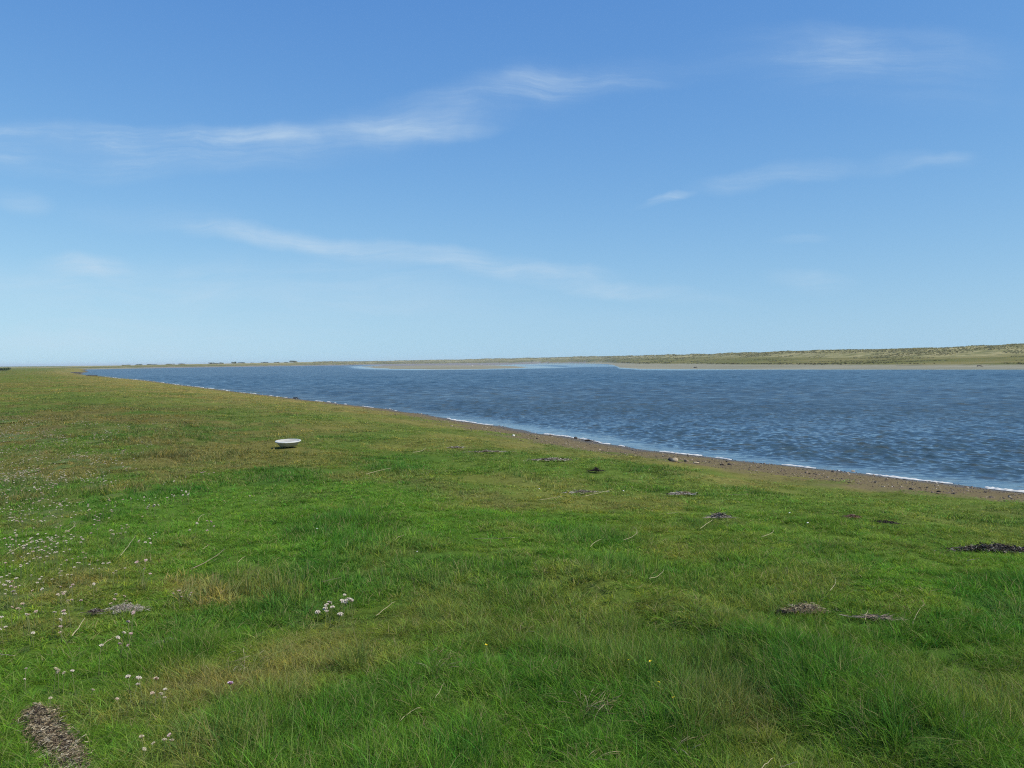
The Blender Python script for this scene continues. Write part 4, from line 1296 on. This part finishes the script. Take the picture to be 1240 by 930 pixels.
# ---- shrubs on the far shore and at the left end of the turf
M_SHRUB = simple_mat('far_shrub', (0.11, 0.13, 0.08), (0.14, 0.16, 0.085), 0.8, 0.9, 0.1, 0.0)
M_SHRUBG = simple_mat('green_shrub', (0.055, 0.105, 0.025), (0.075, 0.13, 0.03), 0.8, 0.9, 0.1, 0.0)


def crown_mesh(name, mat, n, lobes, seed, leaf=0.09):
    rs = random.Random(seed); V, Fc = [], []
    L = [(rs.uniform(-0.6, 0.6), rs.uniform(-0.6, 0.6), rs.uniform(0.25, 0.62), rs.uniform(0.28, 0.46)) for _ in range(lobes)]
    for i in range(n):
        lx, ly, lz, lr = rs.choice(L)
        d = Vector((rs.gauss(0, 1), rs.gauss(0, 1), rs.gauss(0, 1))).normalized() * lr * rs.random() ** 0.35
        c = Vector((lx, ly, lz)) + d
        if c.z < 0.02: c.z = 0.02 + rs.random() * 0.1
        a = Vector((rs.gauss(0, 1), rs.gauss(0, 1), rs.gauss(0, 1))).normalized(); b_ = a.orthogonal().normalized()
        s_ = leaf * rs.uniform(0.6, 1.4); i0 = len(V)
        V += [c - a * s_ - b_ * s_ * 0.4, c + b_ * s_ * 0.7, c + a * s_, c - b_ * s_ * 0.7]; Fc.append((i0, i0 + 1, i0 + 2, i0 + 3))
    return mesh_from(name, V, Fc, mat, smooth=False)


CROWNS = [crown_mesh('far_shrub_crown', M_SHRUB, 700, 6, s) for s in (1, 2, 3, 4)]
Vt, Ft = tube([(0, 0, -0.05), (0.03, 0.02, 0.2), (0.1, 0.05, 0.45)], [0.05, 0.04, 0.015], 6)
TRUNK = mesh_from('far_shrub_stem', Vt, Ft, M_STICK)
SHR = [(357, 7.0, 11, 'largest dark shrub on the far shore, rightmost of the line'), (346, 4.2, 7, 'dark shrub just left of the largest one on the far shore'), (283.5, 6.0, 5, 'tallest narrow dark shrub midway along the far shore'),
       (335, 3.2, 6, 'flat dark shrub third from the right on the far shore'), (321, 3.4, 7, 'low dark shrub in the gap midway between the tallest and largest far shrubs'), (293, 3.8, 6, 'low shrub touching the right of the tallest one'),
       (306, 2.6, 5, 'smallest shrub right of the tallest one on the far shore'), (268, 4.0, 6, 'dark shrub left of the tallest one on the far shore'), (255, 4.2, 6, 'dark shrub leftmost of the close trio by the tallest one'),
       (262, 2.8, 5, 'low shrub in the middle of the close trio on the far shore'), (221, 2.8, 6, 'grey green shrub alone on the far shore left of the close trio'), (207, 2.5, 7, 'flat grey green shrub on the far shore, fourth from the left'),
       (185, 2.5, 9, 'wide low shrub on the far shore, third from the left'), (168.5, 3.3, 7, 'rounded shrub on the far shore, second from the left'), (153, 2.2, 7, 'leftmost low shrub on the far shore')]
for i, (u_, h_, w2, lab) in enumerate(SHR):
    Yc = np.interp(u_, _far[:, 0], _far[:, 5]) * 0.985
    x_ = (u_ - 620) / 1000 * Yc
    root = bpy.data.objects.new('shrub', None); COL.objects.link(root); root.location = (x_, Yc, G(x_, Yc) - 0.15)
    root['label'] = lab; root['category'] = 'shrub'; root['group'] = 'shrubs along the far shore'
    c = link('crown', CROWNS[i % 4], root, None, (0, 0, i * 1.1)); c.scale = (w2 * 0.72, w2 * 0.72, h_ * 0.40)
    c = link('trunk', TRUNK, root); c.scale = (3, 3, h_ * 0.36)
GC = crown_mesh('green_shrub_crown', M_SHRUBG, 1600, 9, 9, 0.05)
for (px, Yc, w2, h_, lab) in [(4, 300, 5.0, 1.35, 'low bright green shrub on the skyline at the left end of the turf'), (-14, 290, 6.0, 1.9, 'taller green shrub half outside the left edge of the view')]:
    x_ = (px - 620) / 1000 * Yc
    root = bpy.data.objects.new('shrub', None); COL.objects.link(root); root.location = (x_, Yc, G(x_, Yc) - 0.1)
    root['label'] = lab; root['category'] = 'shrub'; root['group'] = 'green shrubs at the left skyline'
    c = link('crown', GC, root, None, (0, 0, px)); c.scale = (w2 * 0.6, w2 * 0.6, h_)
    c = link('trunk', TRUNK, root); c.scale = (1.5, 1.5, h_)

# ------------------------------------------------------------------ the sward
protos, cfg = [], []
d0 = 1.3
LOD = 8
for k in range(LOD):
    d1 = d0 * 2 ** k
    wid = 0.0031 * max(1.0, d1 / 2.6) ** 0.72
    rad_ = 0.035 * d1 * 1.05
    rad_ = max(rad_, 0.085)
    nb = 280 if k < 4 else 220
    for v_ in range(5):
        hm = 1.0 if k < 2 else (0.85 if k < 3 else 0.7)
        me = tuft_mesh('grass_tuft_%02d' % (k * 5 + v_), nb, rad_, wid, 0.042 * hm, 0.112 * hm, 1.7, 0.10, 0.022 if v_ < 2 else 0.0)
        protos.append(bpy.data.objects.new('grass_tuft_%02d' % (k * 5 + v_), me))
    cfg.append((d1, rad_))
PT, RT, SC, IX, TN = [], [], [], [], []
ex = np.array(EXCL)
for k, (d1, rad_) in enumerate(cfg):
    amax = R(72) if k < 2 else R(46)
    area = amax * ((2 * d1) ** 2 - d1 ** 2)
    over = 4.6 if k < 2 else 5.4
    n = int(area / (math.pi * rad_ ** 2) * over)
    a = rng.uniform(-amax, amax, n); r = np.sqrt(rng.uniform(d1 ** 2, (2 * d1) ** 2, n))
    # soft ring borders
    r *= np.exp(rng.normal(0, 0.06, n))
    x, y = r * np.sin(a), r * np.cos(a)
    z, s, *_ = ground_all(x, y)
    e = s * beach_scale(x, y) + 1.5 * fbm(x / 0.9, y / 0.9, 3, 101)
    keep = rng.random(n) < sstep(2.7, 5.6, e) ** 1.2 + 0.0
    for (qx, qy, qr) in ex:
        d2 = (x - qx) ** 2 + (y - qy) ** 2
        keep &= d2 > (qr + rad_ * 0.35) ** 2
    x, y, z, s = x[keep], y[keep], z[keep], s[keep]
    c, tall, red, tan = turf_tint(x, y, s)
    m = len(x)
    gx = (ground_all(x + rad_ * 0.8, y)[0] - ground_all(x - rad_ * 0.8, y)[0]) / (1.6 * rad_)
    gy = (ground_all(x, y + rad_ * 0.8)[0] - ground_all(x, y - rad_ * 0.8)[0]) / (1.6 * rad_)
    rz_ = rng.normal(0.0, 0.9, m)
    lx = np.cos(rz_) * gx + np.sin(rz_) * gy; ly = -np.sin(rz_) * gx + np.cos(rz_) * gy
    tall = tall * np.clip(0.45 + (s - 3) / 9, 0.45, 1.0)
    PT.append(np.stack([x, y, z], 1)); RT.append(np.stack([np.arctan(ly) + rng.normal(0, .05, m), -np.arctan(lx) + rng.normal(0, .05, m), rz_], 1))
    sxy = rng.uniform(0.85, 1.15, m)
    SC.append(np.stack([sxy, sxy, tall * rng.uniform(0.8, 1.2, m)], 1))
    vi = np.where(rng.random(m) < np.clip(0.25 + red, 0, 1), rng.integers(0, 3, m), rng.integers(3, 5, m))
    IX.append(k * 5 + vi); TN.append(c * rng.uniform(0.85, 1.15, (m, 1)))
PT = np.concatenate(PT)
print('grass tufts', len(PT))
scatter('grass', PT, np.concatenate(RT), np.concatenate(SC), np.concatenate(IX), np.concatenate(TN), protos,
        'short salt meadow turf of green blades with brown and yellow patches', 'grass')

# ---- pebbles of the beach
pp = [bpy.data.objects.new('pebble_%d' % i, rock_mesh('pebble_%d' % i, M_PEBBLE, 40 + i, 0.6, 2, 0.35)) for i in range(5)]
n = 30000
spn = resample(SHORE, 0.05, 0.002, 90)
ii = rng.integers(0, len(spn), n)
wgt = rng.random(n) < np.clip(14 / np.hypot(spn[ii, 0], spn[ii, 1]), 0, 1)
ii = ii[wgt]; n = len(ii)
o_ = rng.uniform(-0.6, 3.6, n) ** 1.0
x = spn[ii, 0] - spn[ii, 3] * o_ + rng.normal(0, 0.05, n); y = spn[ii, 1] + spn[ii, 2] * o_ + rng.normal(0, 0.05, n)
z, s, *_ = ground_all(x, y)
sz = np.exp(rng.normal(math.log(0.0090), 0.5, n))
pal = np.array([(0.07, 0.055, 0.042), (0.16, 0.12, 0.08), (0.24, 0.19, 0.13), (0.045, 0.038, 0.032), (0.12, 0.085, 0.055), (0.34, 0.29, 0.22), (0.30, 0.24, 0.16)])
pc = pal[rng.choice(len(pal), n, p=[.2, .2, .2, .15, .15, .04, .06])]
scatter('pebbles', np.stack([x, y, z + sz * 0.15], 1), rng.uniform(0, 6.28, (n, 3)) * np.array([0.1, 0.1, 1]), sz[:, None] * rng.uniform(0.7, 1.3, (n, 3)), rng.integers(0, 5, n), pc, pp,
        'brown and grey pebbles covering the narrow beach beside the water', 'pebbles')

# ---- marram and salt marsh plants across the water
def marram(name, seed):
    rs = random.Random(seed); V, Fc = [], []
    for i in range(46):
        a = rs.uniform(0, 6.28); l = rs.uniform(0.5, 1.0); t = rs.uniform(0.1, 1.0); bx, by = rs.gauss(0, 0.18), rs.gauss(0, 0.18)
        d = Vector((math.cos(a) * math.sin(t), math.sin(a) * math.sin(t), math.cos(t))); sd = Vector((-math.sin(a), math.cos(a), 0)) * 0.07
        i0 = len(V); V += [Vector((bx, by, -0.05)) - sd, Vector((bx, by, -0.05)) + sd, Vector((bx, by, 0)) + d * l]; Fc.append((i0, i0 + 1, i0 + 2))
    return bpy.data.objects.new(name, mesh_from(name, V, Fc, M_MARRAM, smooth=False))


mp_ = [marram('marram_%d' % i, 70 + i) for i in range(4)]
n = 60000
u = rng.uniform(380, 1420, n)
Yw, Ys, Ym, zm, Yc, zc = [np.interp(u, _far[:, 0], _far[:, k]) for k in range(1, 7)]
tt = rng.random(n)
yv = Ys + (Yc * 1.08 - Ys) * tt
x = (u - 620) / 1000 * yv
z, s, FAR, TM, TD, SB, FZ = ground_all(x, yv)
ln = fbm(x / 16, yv / 16, 4, 161)
edge = (TM > 0.005) & (TM < 0.07)
crest = (TD > 0.55)
keep = (FZ > 0.4) & (((TD > 0.0) & (rng.random(n) < sstep(0.0, 0.3, ln))) | (crest & (rng.random(n) < 0.5)) | ((TM > 0.0) & (TD < 0) & (rng.random(n) < sstep(0.12, 0.4, ln) * 0.4)) | (edge & (rng.random(n) < 0.75)))
x, yv, z, TD, TM, ln, edge = x[keep], yv[keep], z[keep], TD[keep], TM[keep], ln[keep], edge[keep]
m = len(x); print('marram', m)
base = np.where((TD > 0)[:, None], np.array([(0.33, 0.305, 0.14)]), np.array([(0.19, 0.18, 0.07)]))
base = np.where(((TD > 0) & (rng.random(m) < 0.2))[:, None], np.array([(0.20, 0.20, 0.092)]), base)
base = np.where((edge & (TM < 0.07))[:, None], np.array([(0.085, 0.078, 0.036)]), base)
base = base * rng.uniform(0.7, 1.35, (m, 1))
sz = rng.uniform(0.7, 1.4, m) * np.where(TD > 0, 0.62, 0.5) * np.clip(yv / 500, 0.7, 1.5)
scatter('dune_grass', np.stack([x, yv, z], 1), np.stack([np.zeros(m), np.zeros(m), rng.uniform(0, 6.28, m)], 1), np.stack([sz * 1.4, sz * 1.4, sz * rng.uniform(0.6, 1.0, m)], 1), rng.integers(0, 4, m), base, mp_,
        'tufted dune grass and marsh plants covering the long dune ridge across the water', 'dune grass')

# ------------------------------------------------------------------ sea air
hm, hnt, hout = new_mat('haze'); hb = N(hnt)
pv = hnt.nodes.new('ShaderNodeVolumePrincipled')
pv.inputs['Color'].default_value = (0.80, 0.90, 1.0, 1); pv.inputs['Density'].default_value = HAZE; pv.inputs['Anisotropy'].default_value = 0.0
hb.lk(pv.outputs[0], hout.inputs['Volume'])
_bm = bmesh.new(); bmesh.ops.create_cube(_bm, size=1.0)
for v in _bm.verts: v.co = Vector((v.co.x * 19000, v.co.y * 19000, (v.co.z + 0.5) * 17.5 - 3.0))
hme = bpy.data.meshes.new('haze'); _bm.to_mesh(hme); _bm.free(); hme.materials.append(hm)
if HAZE > 0: link('haze', hme, kind='stuff', label='thin blue sea haze over the far shores', cat='haze')
